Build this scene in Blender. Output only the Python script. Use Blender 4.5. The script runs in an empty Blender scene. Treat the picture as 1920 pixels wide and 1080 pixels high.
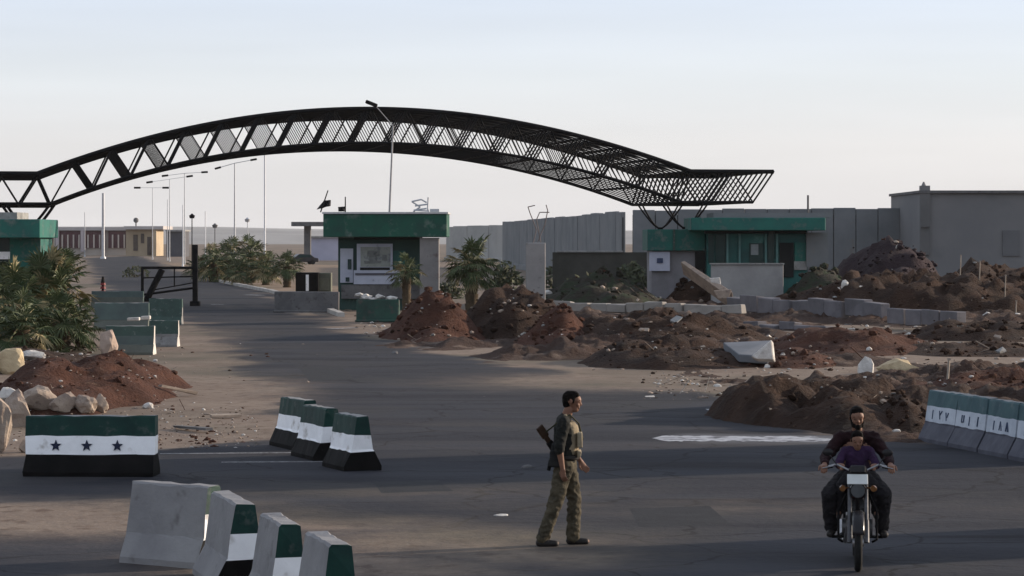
import bpy, bmesh, math, random
import numpy as np
from mathutils import Vector, Matrix, noise
R = math.radians
random.seed(7)
SC = bpy.context.scene
COL = SC.collection
F, H, HY = 5000.0, 3.47, 448.0          # focal length in photo pixels, eye height, horizon row

def P(px, py, Y): return Vector(((px-960)/F*Y, Y, H-(py-HY)/F*Y))
def G(px, py, z=0.0):
    Y = F*(H-z)/(py-HY)
    return Vector(((px-960)/F*Y, Y, z))

# ------------------------------------------------------------------ materials
MATS = {}
def mat(name, c1, c2=None, scale=3.0, rough=.8, bump=.0, bscale=None, metal=0.0, c3=None, s3=30.0, f3=.35, detail=6, spec=.2):
    """two-tone noise colour in world space, optional speckle third colour, noise bump"""
    if name in MATS: return MATS[name]
    m = bpy.data.materials.new(name); m.use_nodes = True
    nt = m.node_tree; N = nt.nodes; L = nt.links
    b = N['Principled BSDF']
    b.inputs['Roughness'].default_value = rough; b.inputs['Metallic'].default_value = metal
    b.inputs['Specular IOR Level'].default_value = spec
    geo = N.new('ShaderNodeNewGeometry')
    def nz(s, d=detail):
        n = N.new('ShaderNodeTexNoise'); n.inputs['Scale'].default_value = s; n.inputs['Detail'].default_value = d
        n.inputs['Roughness'].default_value = .65
        L.new(geo.outputs['Position'], n.inputs['Vector']); return n
    if c2 is None:
        c2 = tuple(x*.72 for x in c1)
    n1 = nz(scale)
    r = N.new('ShaderNodeValToRGB'); r.color_ramp.elements[0].position = .36; r.color_ramp.elements[1].position = .64
    r.color_ramp.elements[0].color = (*c1, 1); r.color_ramp.elements[1].color = (*c2, 1)
    L.new(n1.outputs['Fac'], r.inputs['Fac'])
    out = r.outputs['Color']
    if c3 is not None:
        n2 = nz(s3, 3)
        rr = N.new('ShaderNodeValToRGB'); rr.color_ramp.elements[0].position = 1-f3-.08; rr.color_ramp.elements[1].position = 1-f3+.08
        L.new(n2.outputs['Fac'], rr.inputs['Fac'])
        mx = N.new('ShaderNodeMix'); mx.data_type = 'RGBA'
        L.new(rr.outputs['Color'], mx.inputs[0]); L.new(out, mx.inputs[6]); mx.inputs[7].default_value = (*c3, 1)
        out = mx.outputs[2]
    L.new(out, b.inputs['Base Color'])
    if bump:
        n3 = nz(bscale or scale*6, 8)
        bp = N.new('ShaderNodeBump'); bp.inputs['Strength'].default_value = bump; bp.inputs['Distance'].default_value = .16 if ('soil' in name or 'earth' in name) else .05
        L.new(n3.outputs['Fac'], bp.inputs['Height']); L.new(bp.outputs['Normal'], b.inputs['Normal'])
    MATS[name] = m
    return m

STEEL = mat('black_painted_steel', (.008,.008,.009), (.014,.013,.014), 2, .7, spec=.06)
CONC = mat('grey_concrete', (.30,.295,.285), (.20,.195,.19), 1.6, .9, .25, 14, c3=(.12,.11,.10), s3=5, f3=.36)
CONCD = mat('dark_weathered_concrete', (.15,.145,.145), (.10,.098,.10), 1.3, .9, .25, 12, c3=(.06,.056,.055), s3=4, f3=.36)
WALLC = mat('blast_wall_concrete', (.195,.20,.205), (.145,.155,.162), .35, .9, .2, 4, c3=(.19,.17,.145), s3=.8, f3=.3)
GREENP = mat('dark_green_paint', (.010,.045,.036), (.007,.028,.025), 3, .6, .1, 20, c3=(.07,.085,.078), s3=5, f3=.31)
WHITEP = mat('white_paint', (.92,.92,.93), (.82,.82,.83), 3, .6, .1, 20, c3=(.42,.39,.36), s3=3.2, f3=.36)
BLACKP = mat('black_paint', (.006,.006,.006), (.011,.010,.010), 3, .65, .1, 20, c3=(.035,.03,.028), s3=9, f3=.25, spec=.05)
BLUEGREY = mat('blue_grey_paint', (.085,.088,.11), (.06,.062,.08), 3, .7, .1, 20, c3=(.15,.14,.14), s3=8, f3=.25)
PALEGREEN = mat('faded_green_paint', (.055,.095,.080), (.045,.07,.062), 2.5, .7, .1, 20, c3=(.16,.18,.175), s3=6, f3=.32)
TEAL = mat('teal_green_paint', (.024,.135,.108), (.024,.095,.085), .9, .7, .1, 8, c3=(.11,.145,.13), s3=1.8, f3=.38)
KGREEN = mat('kiosk_green_cladding', (.016,.095,.062), (.020,.062,.05), .9, .7, .1, 9, c3=(.10,.14,.12), s3=1.6, f3=.36)
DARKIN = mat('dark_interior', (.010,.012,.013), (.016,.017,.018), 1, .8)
SOIL = mat('red_brown_soil', (.046,.018,.011), (.088,.037,.023), 1.1, .95, 1.0, 9, c3=(.17,.105,.07), s3=5, f3=.3)
SOILD = mat('dark_brown_soil', (.021,.0105,.0065), (.050,.026,.016), 1.0, .95, 1.0, 9, c3=(.12,.074,.05), s3=4.5, f3=.3)
SOILP = mat('dark_purple_soil', (.020,.011,.014), (.032,.019,.021), .8, .95, .9, 5, c3=(.09,.07,.065), s3=3, f3=.25)
SCRUB = mat('scrubby_grey_earth', (.020,.018,.013), (.038,.030,.022), .6, .95, .9, 4, c3=(.025,.035,.018), s3=1.5, f3=.45)
ROCK = mat('grey_tan_stone', (.36,.29,.23), (.24,.19,.16), 2.5, .9, .5, 14, c3=(.15,.11,.09), s3=6, f3=.35)
ROCKY = mat('yellow_limestone', (.52,.42,.27), (.38,.29,.18), 2.5, .9, .5, 12, c3=(.28,.20,.13), s3=6, f3=.32)
ROCKW = mat('pale_broken_concrete', (.62,.59,.55), (.42,.39,.36), 3, .9, .5, 14)
LEAF = mat('palm_leaf_green', (.040,.062,.024), (.085,.10,.045), 1.5, .55, c3=(.17,.165,.085), s3=4, f3=.33)
LEAFD = mat('dry_palm_leaf', (.30,.25,.14), (.19,.16,.08), 2, .7)
BARK = mat('palm_trunk_bark', (.11,.08,.05), (.06,.045,.03), 6, .95, .8, 25)
POLE = mat('galvanised_pole', (.45,.46,.48), (.36,.37,.39), 3, .45, metal=.3)
POLEW = mat('white_painted_pole', (.75,.75,.76), (.65,.65,.66), 3, .5)
RUBBER = mat('tyre_rubber', (.012,.012,.012), (.02,.02,.02), 20, .85)
CHROME = mat('dull_chrome', (.32,.32,.33), (.20,.20,.21), 10, .4, metal=.9)
SKIN = mat('tanned_skin', (.20,.105,.07), (.16,.08,.052), 12, .55)
HAIR = mat('black_hair', (.005,.004,.004), (.009,.007,.006), 40, .8, spec=.05)

# ------------------------------------------------------------------ objects
def link(o, parent=None):
    COL.objects.link(o)
    if parent is not None: o.parent = parent
    return o
def tag(o, label=None, cat=None, group=None, kind=None):
    if label: o['label'] = label
    if cat: o['category'] = cat
    if group: o['group'] = group
    if kind: o['kind'] = kind
    return o
def empty(name, loc=(0,0,0), rz=0.0, label=None, cat=None, group=None):
    o = bpy.data.objects.new(name, None); o.empty_display_size = .2
    o.location = loc; o.rotation_euler = (0,0,rz)
    return tag(link(o), label, cat, group)
def copy_tree(o, parent=None):
    c = o.copy(); COL.objects.link(c); c.parent = parent
    for ch in list(o.children): copy_tree(ch, c)
    return c

class MB:
    """collects simple solids, then links them as one mesh object"""
    def __init__(s): s.v=[]; s.f=[]; s.m=[]; s.sm=[]
    def add(s, verts, faces, mi=0, smooth=False):
        o = len(s.v); s.v += [tuple(v) for v in verts]
        for f in faces: s.f.append(tuple(i+o for i in f)); s.m.append(mi); s.sm.append(smooth)
    def box(s, c, d, rot=None, mi=0, jit=0.0):
        x,y,z = d[0]/2, d[1]/2, d[2]/2
        vs = [Vector(p) for p in ((-x,-y,-z),(x,-y,-z),(x,y,-z),(-x,y,-z),(-x,-y,z),(x,-y,z),(x,y,z),(-x,y,z))]
        if jit: vs = [v+Vector((random.uniform(-jit,jit),random.uniform(-jit,jit),random.uniform(-jit,jit))) for v in vs]
        if rot is not None: vs = [rot @ v for v in vs]
        c = Vector(c)
        s.add([v+c for v in vs], [(0,3,2,1),(4,5,6,7),(0,1,5,4),(1,2,6,5),(2,3,7,6),(3,0,4,7)], mi); return s
    def tube(s, p0, p1, r0, r1=None, n=8, mi=0, caps=True, smooth=True):
        p0=Vector(p0); p1=Vector(p1); r1 = r0 if r1 is None else r1
        d=(p1-p0); 
        if d.length < 1e-6: return s
        d.normalize(); a = d.orthogonal().normalized(); b = d.cross(a)
        vs=[]
        for p,r in ((p0,r0),(p1,r1)):
            for i in range(n):
                t=2*math.pi*i/n; vs.append(p+a*math.cos(t)*r+b*math.sin(t)*r)
        s.add(vs, [(i,(i+1)%n,n+(i+1)%n,n+i) for i in range(n)], mi, smooth)
        if caps: s.add(vs, [tuple(range(n-1,-1,-1)), tuple(range(n,2*n))], mi)
        return s
    def path(s, pts, r, n=8, mi=0):
        for i,(a,b) in enumerate(zip(pts[:-1], pts[1:])):
            ra = r[i] if isinstance(r,(list,tuple)) else r
            rb = r[i+1] if isinstance(r,(list,tuple)) else r
            s.tube(a,b,ra,rb,n,mi)
        return s
    def ball(s, c, rad, n=10, mi=0):
        rad = (rad,)*3 if not isinstance(rad,(tuple,list)) else rad
        c=Vector(c); vs=[]; fs=[]; m=n//2+1
        for j in range(m+1):
            ph=math.pi*j/m
            for i in range(n):
                t=2*math.pi*i/n
                vs.append(c+Vector((rad[0]*math.sin(ph)*math.cos(t), rad[1]*math.sin(ph)*math.sin(t), rad[2]*math.cos(ph))))
        for j in range(m):
            for i in range(n): fs.append((j*n+i,(j+1)*n+i,(j+1)*n+(i+1)%n,j*n+(i+1)%n))
        s.add(vs,fs,mi,True); return s
    def torus(s, c, axis, R0, r, n=28, k=10, mi=0, flat=1.0):
        c=Vector(c); ax=Vector(axis).normalized(); a=ax.orthogonal().normalized(); b=ax.cross(a); vs=[]; fs=[]
        for i in range(n):
            t=2*math.pi*i/n; e=a*math.cos(t)+b*math.sin(t)
            for j in range(k):
                u=2*math.pi*j/k; vs.append(c+e*(R0+r*math.cos(u))+ax*(r*flat*math.sin(u)))
        for i in range(n):
            for j in range(k): fs.append((i*k+j,((i+1)%n)*k+j,((i+1)%n)*k+(j+1)%k,i*k+(j+1)%k))
        s.add(vs,fs,mi,True); return s
    def prism(s, poly, axis_vec, mi=0, frame=None):
        """poly: list of 3-D points (planar), extruded by axis_vec"""
        n=len(poly); a=[Vector(p) for p in poly]; b=[p+Vector(axis_vec) for p in a]
        s.add(a+b, [tuple(range(n-1,-1,-1)), tuple(range(n,2*n))]+[(i,(i+1)%n,n+(i+1)%n,n+i) for i in range(n)], mi); return s
    def rock(s, c, rad, seed=0, sub=2, mi=0, amp=.35, rot=None):
        bm=bmesh.new(); bmesh.ops.create_icosphere(bm, subdivisions=sub, radius=1.0)
        off=Vector((seed*3.7, seed*1.3, seed*7.1)); cuts=[]
        rr=random.Random(seed)
        for _ in range(6):
            n=Vector((rr.gauss(0,1),rr.gauss(0,1),rr.gauss(0,1))).normalized(); cuts.append((n, rr.uniform(.55,.85)))
        vs=[]
        for v in bm.verts:
            p=v.co*(1+amp*noise.noise(v.co*1.3+off)+amp*.4*noise.noise(v.co*3.5+off))
            for n,d in cuts:
                k=p.dot(n)-d
                if k>0: p=p-n*k*.9
            p=Vector((p.x*rad[0],p.y*rad[1],p.z*rad[2]))
            if rot is not None: p = rot @ p
            vs.append(p+Vector(c))
        fs=[tuple(v.index for v in f.verts) for f in bm.faces]; bm.free()
        s.add(vs,fs,mi); return s
    def build(s, name, mats, parent=None, bevel=0.0, loc=None, rz=None):
        me=bpy.data.meshes.new(name); me.from_pydata(s.v,[],s.f); 
        for m in (mats if isinstance(mats,(list,tuple)) else [mats]): me.materials.append(m)
        me.polygons.foreach_set('material_index', s.m); me.polygons.foreach_set('use_smooth', s.sm)
        bm=bmesh.new(); bm.from_mesh(me); bmesh.ops.recalc_face_normals(bm, faces=bm.faces); bm.to_mesh(me); bm.free()
        me.update()
        o=bpy.data.objects.new(name,me)
        if loc is not None: o.location=loc
        if rz is not None: o.rotation_euler=(0,0,rz)
        if bevel:
            b=o.modifiers.new('edge','BEVEL'); b.width=bevel; b.segments=1; b.limit_method='ANGLE'; b.angle_limit=R(35)
        return link(o,parent)

def interp(pts, x):
    if x<=pts[0][0]: a,b=pts[0],pts[1]
    elif x>=pts[-1][0]: a,b=pts[-2],pts[-1]
    else:
        for a,b in zip(pts[:-1],pts[1:]):
            if a[0]<=x<=b[0]: break
    return a[1]+(b[1]-a[1])*(x-a[0])/(b[0]-a[0])

# ------------------------------------------------------------------ camera, light, air
cam=bpy.data.cameras.new('camera'); cam.lens=36*F/1920; cam.sensor_width=36; cam.clip_end=20000; cam.clip_start=.5
cam.shift_y=-(540-HY)/1920
co=link(bpy.data.objects.new('camera',cam)); co.location=(0,0,H); co.rotation_euler=(R(90),0,0)
SC.camera=co
SUN_EL, SUN_AZ = R(13.0), R(68.0)       # azimuth measured from the view direction (+Y) towards +X
sd=Vector((math.sin(SUN_AZ)*math.cos(SUN_EL), math.cos(SUN_AZ)*math.cos(SUN_EL), math.sin(SUN_EL)))
sl=bpy.data.lights.new('sun','SUN'); sl.energy=5.0; sl.angle=R(.6); sl.color=(1.0,.84,.67)
so=link(bpy.data.objects.new('sun',sl)); so.rotation_euler=(-sd).to_track_quat('-Z','Y').to_euler()
w=bpy.data.worlds.new('World'); SC.world=w; w.use_nodes=True
nt=w.node_tree; bg=nt.nodes['Background']
sky=nt.nodes.new('ShaderNodeTexSky'); sky.sky_type='NISHITA'; sky.sun_disc=False
sky.sun_elevation=SUN_EL; sky.sun_rotation=SUN_AZ; sky.air_density=1.0; sky.dust_density=2.2; sky.ozone_density=1.0; sky.altitude=500
hs=nt.nodes.new('ShaderNodeHueSaturation'); hs.inputs['Saturation'].default_value=.42
mx=nt.nodes.new('ShaderNodeMix'); mx.data_type='RGBA'; mx.inputs[0].default_value=.78
geo=nt.nodes.new('ShaderNodeNewGeometry'); sep=nt.nodes.new('ShaderNodeSeparateXYZ'); rmp=nt.nodes.new('ShaderNodeValToRGB')
nt.links.new(geo.outputs['Incoming'],sep.inputs[0])
neg=nt.nodes.new('ShaderNodeMath'); neg.operation='MULTIPLY'; neg.inputs[1].default_value=-1.0
nt.links.new(sep.outputs['Z'],neg.inputs[0]); nt.links.new(neg.outputs[0],rmp.inputs['Fac'])
e=rmp.color_ramp.elements; e[0].position=0.0; e[0].color=(.665,.648,.656,1); e[1].position=1.0; e[1].color=(.40,.47,.60,1)
for p_,c_ in ((.035,(.68,.672,.682)),(.060,(.65,.685,.725)),(.10,(.585,.66,.79)),(.35,(.55,.61,.72))):
    el_=e.new(p_); el_.color=(*c_,1)
tc=nt.nodes.new('ShaderNodeMapping'); tc.inputs['Scale'].default_value=(2.2,2.2,30); nt.links.new(geo.outputs['Incoming'],tc.inputs['Vector'])
cn_=nt.nodes.new('ShaderNodeTexNoise'); cn_.inputs['Scale'].default_value=2.0; cn_.inputs['Detail'].default_value=5; nt.links.new(tc.outputs['Vector'],cn_.inputs['Vector'])
cm=nt.nodes.new('ShaderNodeMapRange'); cm.inputs['From Min'].default_value=.3; cm.inputs['From Max'].default_value=.7; cm.inputs['To Min'].default_value=10.0; cm.inputs['To Max'].default_value=10.85; nt.links.new(cn_.outputs['Fac'],cm.inputs['Value'])
sc_=nt.nodes.new('ShaderNodeVectorMath'); sc_.operation='SCALE'; sc_.inputs['Scale'].default_value=10.0
nt.links.new(cm.outputs[0],sc_.inputs['Scale']); nt.links.new(rmp.outputs['Color'],sc_.inputs[0]); nt.links.new(sc_.outputs[0],mx.inputs[7])
nt.links.new(sky.outputs[0],hs.inputs['Color']); nt.links.new(hs.outputs[0],mx.inputs[6]); nt.links.new(mx.outputs[2],bg.inputs[0])
bg.inputs[1].default_value=.10
SC.view_settings.view_transform='Standard'; SC.view_settings.look='None'; SC.view_settings.exposure=0.38; SC.view_settings.gamma=1
SC.cycles.use_denoising=True
SC.cycles.max_bounces=6; SC.cycles.volume_bounces=1; SC.cycles.transparent_max_bounces=8
# ------------------------------------------------------------------ ground, road
def ground_material(name, road):
    m=bpy.data.materials.new(name); m.use_nodes=True; nt=m.node_tree; N=nt.nodes; L=nt.links; b=N['Principled BSDF']
    geo=N.new('ShaderNodeNewGeometry')
    def nz(s,d=7,vec=None,ro=.65):
        n=N.new('ShaderNodeTexNoise'); n.inputs['Scale'].default_value=s; n.inputs['Detail'].default_value=d; n.inputs['Roughness'].default_value=ro
        L.new(vec or geo.outputs['Position'], n.inputs['Vector']); return n.outputs['Fac']
    def ramp(f,p0,p1,c0=(0,0,0),c1=(1,1,1)):
        r=N.new('ShaderNodeValToRGB'); r.color_ramp.elements[0].position=p0; r.color_ramp.elements[1].position=p1
        r.color_ramp.elements[0].color=(*c0,1); r.color_ramp.elements[1].color=(*c1,1); L.new(f,r.inputs['Fac']); return r.outputs['Color']
    def mix(f,a,c):
        x=N.new('ShaderNodeMix'); x.data_type='RGBA'; L.new(f,x.inputs[0]); L.new(a,x.inputs[6])
        if isinstance(c,tuple): x.inputs[7].default_value=(*c,1)
        else: L.new(c,x.inputs[7])
        return x.outputs[2]
    def math_(op,a,bv):
        x=N.new('ShaderNodeMath'); x.operation=op; x.use_clamp=True; L.new(a,x.inputs[0])
        if isinstance(bv,(int,float)): x.inputs[1].default_value=bv
        else: L.new(bv,x.inputs[1])
        return x.outputs[0]
    dust=ramp(nz(.35),.35,.68,(.165,.122,.095),(.225,.175,.135))
    dust=mix(ramp(nz(2.4),.52,.66),dust,(.11,.074,.055))
    dust=mix(ramp(nz(14,3),.60,.72),dust,(.28,.23,.185))
    dust=mix(ramp(nz(.05,4),.48,.60),dust,(.11,.092,.068))
    if not road:
        col=dust
    else:
        mp=N.new('ShaderNodeMapping'); mp.inputs['Scale'].default_value=(.09,.55,1); mp.inputs['Rotation'].default_value=(0,0,R(6))
        L.new(geo.outputs['Position'],mp.inputs['Vector'])
        asp=ramp(nz(.8,6,mp.outputs['Vector']),.36,.66,(.016,.0165,.022),(.036,.037,.045))
        asp=mix(ramp(nz(.25,5),.50,.62),asp,(.034,.033,.036))
        asp=mix(ramp(nz(1.1,4,mp.outputs['Vector']),.60,.68),asp,(.014,.0135,.017))
        asp=mix(ramp(nz(60,3),.58,.75),asp,(.055,.053,.05))
        at=N.new('ShaderNodeAttribute'); at.attribute_name='dust'
        f=math_('ADD',at.outputs['Fac'],math_('MULTIPLY',math_('SUBTRACT',nz(.9,8),.42),2.2))
        # dust strength: attribute plus noise, only where the attribute is not nil
        f=math_('MULTIPLY',f,math_('MULTIPLY',at.outputs['Fac'],1.6))
        thin=math_('MULTIPLY',ramp(nz(.5,8,mp.outputs['Vector']),.55,.75),.14)
        f=math_('MAXIMUM',f,thin)
        vo=N.new('ShaderNodeTexVoronoi'); vo.feature='DISTANCE_TO_EDGE'; vo.inputs['Scale'].default_value=.33
        wp=N.new('ShaderNodeVectorMath'); wp.operation='MULTIPLY_ADD'; n4=N.new('ShaderNodeTexNoise'); n4.inputs['Scale'].default_value=.7; n4.inputs['Detail'].default_value=6
        L.new(geo.outputs['Position'],n4.inputs['Vector']); L.new(n4.outputs['Color'],wp.inputs[0]); wp.inputs[1].default_value=(1.6,1.6,0); L.new(geo.outputs['Position'],wp.inputs[2]); L.new(wp.outputs[0],vo.inputs['Vector'])
        crk=ramp(vo.outputs['Distance'],.004,.012,(1,1,1),(0,0,0)); asp=mix(math_('MULTIPLY',crk,.75),asp,(.008,.008,.009))
        ak=N.new('ShaderNodeAttribute'); ak.attribute_name='pale_band'
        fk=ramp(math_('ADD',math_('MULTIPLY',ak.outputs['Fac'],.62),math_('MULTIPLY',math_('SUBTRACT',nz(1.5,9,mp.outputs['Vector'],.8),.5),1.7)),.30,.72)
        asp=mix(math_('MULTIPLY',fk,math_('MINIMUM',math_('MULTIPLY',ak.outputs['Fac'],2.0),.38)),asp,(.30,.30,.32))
        col=mix(f,asp,dust)
    L.new(col,b.inputs['Base Color']); b.inputs['Roughness'].default_value=.88; b.inputs['Specular IOR Level'].default_value=.12
    bp=N.new('ShaderNodeBump'); bp.inputs['Strength'].default_value=.5; bp.inputs['Distance'].default_value=.045
    L.new(nz(6,9),bp.inputs['Height']); L.new(bp.outputs['Normal'],b.inputs['Normal'])
    return m

g=MB()
xs=[-3000,-400,-60,60,400,3000]; ys=[-60,0,60,200,600,1500,6000]
vs=[(x,y,0) for y in ys for x in xs]; n=len(xs)
g.add(vs,[(j*n+i,j*n+i+1,(j+1)*n+i+1,(j+1)*n+i) for j in range(len(ys)-1) for i in range(n-1)])
tag(g.build('ground',ground_material('dusty_dirt',False)),'dry tan dirt ground around the road',kind='structure')

# road outline from ground points; left and right edge per distance
LE=[(150,484),(160,520),(178,560),(300,600),(380,640),(430,700),(490,770),(525,815),(290,842),(-120,858),(-1500,900)]
RE=[(268,479),(370,515),(510,546),(640,589),(668,610),(742,638),(900,668),(1150,712),(1330,730),(1400,752),(1470,790),(1560,812),(1760,828),(2300,850),(3200,900)]
def edge(pts):
    w=[]
    for a,b in zip(pts[:-1],pts[1:]):
        A,B=G(*a),G(*b); n=max(2,int((A-B).length/1.0))
        for i in range(n): w.append(A.lerp(B,i/n))
    w.append(G(*pts[-1])); return w
le,re_=edge(LE),edge(RE)
poly=[(p.x,p.y) for p in le]+[(-60,12),(60,12)]+[(p.x,p.y) for p in reversed(re_)]
pa=np.array(poly)
def inside_dist(X,Y):
    """signed-ish distance to the road outline (positive inside)"""
    ax,ay=pa[:,0],pa[:,1]; bx,by=np.roll(ax,-1),np.roll(ay,-1)
    px,py=X[:,None],Y[:,None]
    ex,ey=bx-ax,by-ay; t=np.clip(((px-ax)*ex+(py-ay)*ey)/(ex*ex+ey*ey+1e-9),0,1)
    d=np.sqrt(((px-ax-t*ex)**2+(py-ay-t*ey)**2)).min(1)
    c=((ay>py)!=(by>py))&(px<(bx-ax)*(py-ay)/(by-ay+1e-12)+ax)
    return np.where(c.sum(1)%2==1,d,-d)
rows=[15.0]
while rows[-1]<560: rows.append(rows[-1]*1.011)
cols=np.linspace(-.55,.55,260)
GX=np.array([[c*max(y,24) for c in cols] for y in rows]).ravel(); GY=np.array([[y]*len(cols) for y in rows]).ravel()
D=inside_dist(GX,GY)
nv=np.array([noise.fractal(Vector((x*.35,y*.35*(1 if y<120 else .5),0)),.9,2.0,5) for x,y in zip(GX,GY)])
D2=D+nv*np.clip(GY*.012,.5,1.6)
# extra dusty patches driven over from the verges: (px,py,rx m,ry m,strength)
PATCH=[(90,975,3.2,2.3,1.0),(-60,960,3,2,.9),(640,985,1.8,1.3,.7),(840,1015,2.2,1.8,.8),(560,1060,2,1.8,.75),(720,1065,2,1.5,.75),(1010,1045,1.5,1.4,.7),(330,640,2.0,14,.7),(420,740,1.9,8,.9),(1130,716,3.6,4.0,1.0),(1230,722,2.5,3,1.0),(1300,955,3.5,1.6,.32),(240,945,2.2,1.2,.6),(700,925,4,1.2,.35)]
dust=np.clip(1-D2/np.clip(GY*.016,.5,1.7),0,1)
for (a,b_,rx,ry,s) in PATCH:
    c=G(a,b_); q=((GX-c.x)/rx)**2+((GY-c.y)/ry)**2
    dust=np.maximum(dust,s*np.exp(-q*1.1))
nc=len(cols); me=bpy.data.meshes.new('road')
fs=[]
for j in range(len(rows)-1):
    for i in range(nc-1):
        q=(j*nc+i,j*nc+i+1,(j+1)*nc+i+1,(j+1)*nc+i)
        if sum(D2[k]>-.7 for k in q)>=3: fs.append(q)
me.from_pydata([(x,y,-.001+.012*float(np.clip(d/.5,-1,1))) for x,y,d in zip(GX,GY,D2)],[],fs)
at=me.attributes.new('dust','FLOAT','POINT'); at.data.foreach_set('value',dust.astype(np.float32))
def pale_band_at(x,y):  # faint pale band across the asphalt, fading slowly on its near side
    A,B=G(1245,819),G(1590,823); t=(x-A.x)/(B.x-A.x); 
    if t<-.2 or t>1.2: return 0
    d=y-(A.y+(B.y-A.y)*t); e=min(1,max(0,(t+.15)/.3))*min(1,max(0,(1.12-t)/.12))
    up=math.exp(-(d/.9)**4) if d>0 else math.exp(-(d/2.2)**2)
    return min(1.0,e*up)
ck=me.attributes.new('pale_band','FLOAT','POINT'); ck.data.foreach_set('value',np.array([pale_band_at(x,y) for x,y in zip(GX,GY)],dtype=np.float32))
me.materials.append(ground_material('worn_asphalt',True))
ro=link(bpy.data.objects.new('road',me)); tag(ro,'worn grey asphalt road with dusty edges',kind='structure')

# road paint and a pale bar
PAINT=mat('worn_road_paint',(.42,.42,.43),(.11,.105,.105),6,.7,c3=(.075,.072,.072),s3=16,f3=.45)
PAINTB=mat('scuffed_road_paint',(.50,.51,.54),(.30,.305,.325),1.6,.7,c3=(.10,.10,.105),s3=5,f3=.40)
def strip(pts, w, z, name, m, lab):
    mb=MB(); L_=[];Rr=[]
    for i,p in enumerate(pts):
        a=pts[max(i-1,0)]; b=pts[min(i+1,len(pts)-1)]; d=(b-a).normalized(); nn=Vector((-d.y,d.x,0))
        L_.append(p+nn*w/2); Rr.append(p-nn*w/2)
    n=len(pts); vs=[(v.x,v.y,z) for v in L_+Rr]
    mb.add(vs,[(i,i+1,n+i+1,n+i) for i in range(n-1)])
    o=mb.build(name,m); return tag(o,lab,kind='structure')
def line(a,b,n=6): A,B=G(*a),G(*b); return [A.lerp(B,i/n) for i in range(n+1)]
strip(line((300,852),(575,850)),.13,.0135,'road_marking',PAINT,'thin worn white line behind the barriers')
strip(line((415,868),(640,867)),.11,.0135,'road_marking',PAINT,'thin worn white line in front of the barriers')
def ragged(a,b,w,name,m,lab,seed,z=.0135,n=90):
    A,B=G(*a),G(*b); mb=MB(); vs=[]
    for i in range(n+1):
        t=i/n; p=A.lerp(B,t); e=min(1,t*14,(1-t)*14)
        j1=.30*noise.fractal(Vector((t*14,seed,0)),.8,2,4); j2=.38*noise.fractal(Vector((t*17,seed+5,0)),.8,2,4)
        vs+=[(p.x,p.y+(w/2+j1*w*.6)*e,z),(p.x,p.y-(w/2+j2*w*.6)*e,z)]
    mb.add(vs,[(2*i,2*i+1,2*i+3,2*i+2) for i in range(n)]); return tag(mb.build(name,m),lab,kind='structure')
ragged((1222,823),(1562,825),1.15,'road_marking',mat('pale_bar',(.42,.43,.46),(.25,.255,.275),1.3,.8,c3=(.06,.06,.068),s3=2.6,f3=.43,detail=9),'broad ragged pale bar across the junction',2.2)  # pale bar with ragged edges, broken up by noise
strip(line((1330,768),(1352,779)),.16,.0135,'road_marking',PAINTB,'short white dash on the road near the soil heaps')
strip(line((535,587),(650,588)),.5,.0135,'road_marking',PAINT,'worn white stop line at the booth')
strip(line((618,617),(668,615)),.5,.0135,'road_marking',PAINT,'short worn dash beside the booth')
strip(line((462,553),(492,554)),.6,.0135,'road_marking',PAINT,'short worn dash on the far carriageway')
strip(line((395,571),(420,571)),.5,.0135,'road_marking',PAINT,'short worn dash by the metal gate')

RUB=mat('rubber_streak',(.007,.007,.008),(.014,.014,.015),2.2,.9,c3=(.026,.026,.029),s3=3,f3=.5,spec=.08)
def arc(pts,n=14):
    P_=[G(*p) for p in pts]; out=[]
    for i in range(n+1):
        t=i/n; a=P_[0].lerp(P_[1],t); c_=P_[1].lerp(P_[2],t); out.append(a.lerp(c_,t))
    return out
PT=mat('newer_asphalt_patch',(.013,.013,.015),(.020,.020,.023),3,.85,.3,30)
for q4 in ([(700,905),(820,902),(850,922),(715,926)],[(1180,955),(1330,950),(1370,985),(1200,990)],[(560,690),(640,688),(665,712),(580,715)]):
    mb=MB(); pp=[G(*p_) for p_ in q4]; mb.add([(p_.x,p_.y,.0122) for p_ in pp],[(0,1,2,3)]); tag(mb.build('road_patch',PT),'rectangular patch of newer dark asphalt',kind='structure')

# kerb along the far carriageway
kp=[G(372,519),G(430,533),G(510,549),G(575,569),G(640,594)]
mb=MB()
for a,b in zip(kp[:-1],kp[1:]):
    d=(b-a); n=int(d.length/2.0)
    for i in range(n):
        p=a.lerp(b,(i+.5)/n); mb.box((p.x,p.y,.08),(d.length/n*.97,.3,.24),Matrix.Rotation(math.atan2(d.y,d.x),3,'Z'),jit=.015)
tag(mb.build('kerb',mat('kerb_concrete',(.42,.40,.37),(.30,.28,.26),1,.9)),'pale concrete kerb along the far carriageway',kind='structure')
mb=MB()
pl=[(300,492),(640,497),(660,585),(575,563),(510,543),(430,527)]
pts=[G(*p) for p in pl]; mb.add([(p.x,p.y,.02) for p in pts],[tuple(range(len(pts)))])
tag(mb.build('path',mat('dry_verge_earth',(.25,.17,.12),(.19,.14,.10),.4,.95,.6,3,c3=(.10,.10,.055),s3=.6,f3=.4)),'strip of dry earth between the carriageways',kind='structure')

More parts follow.
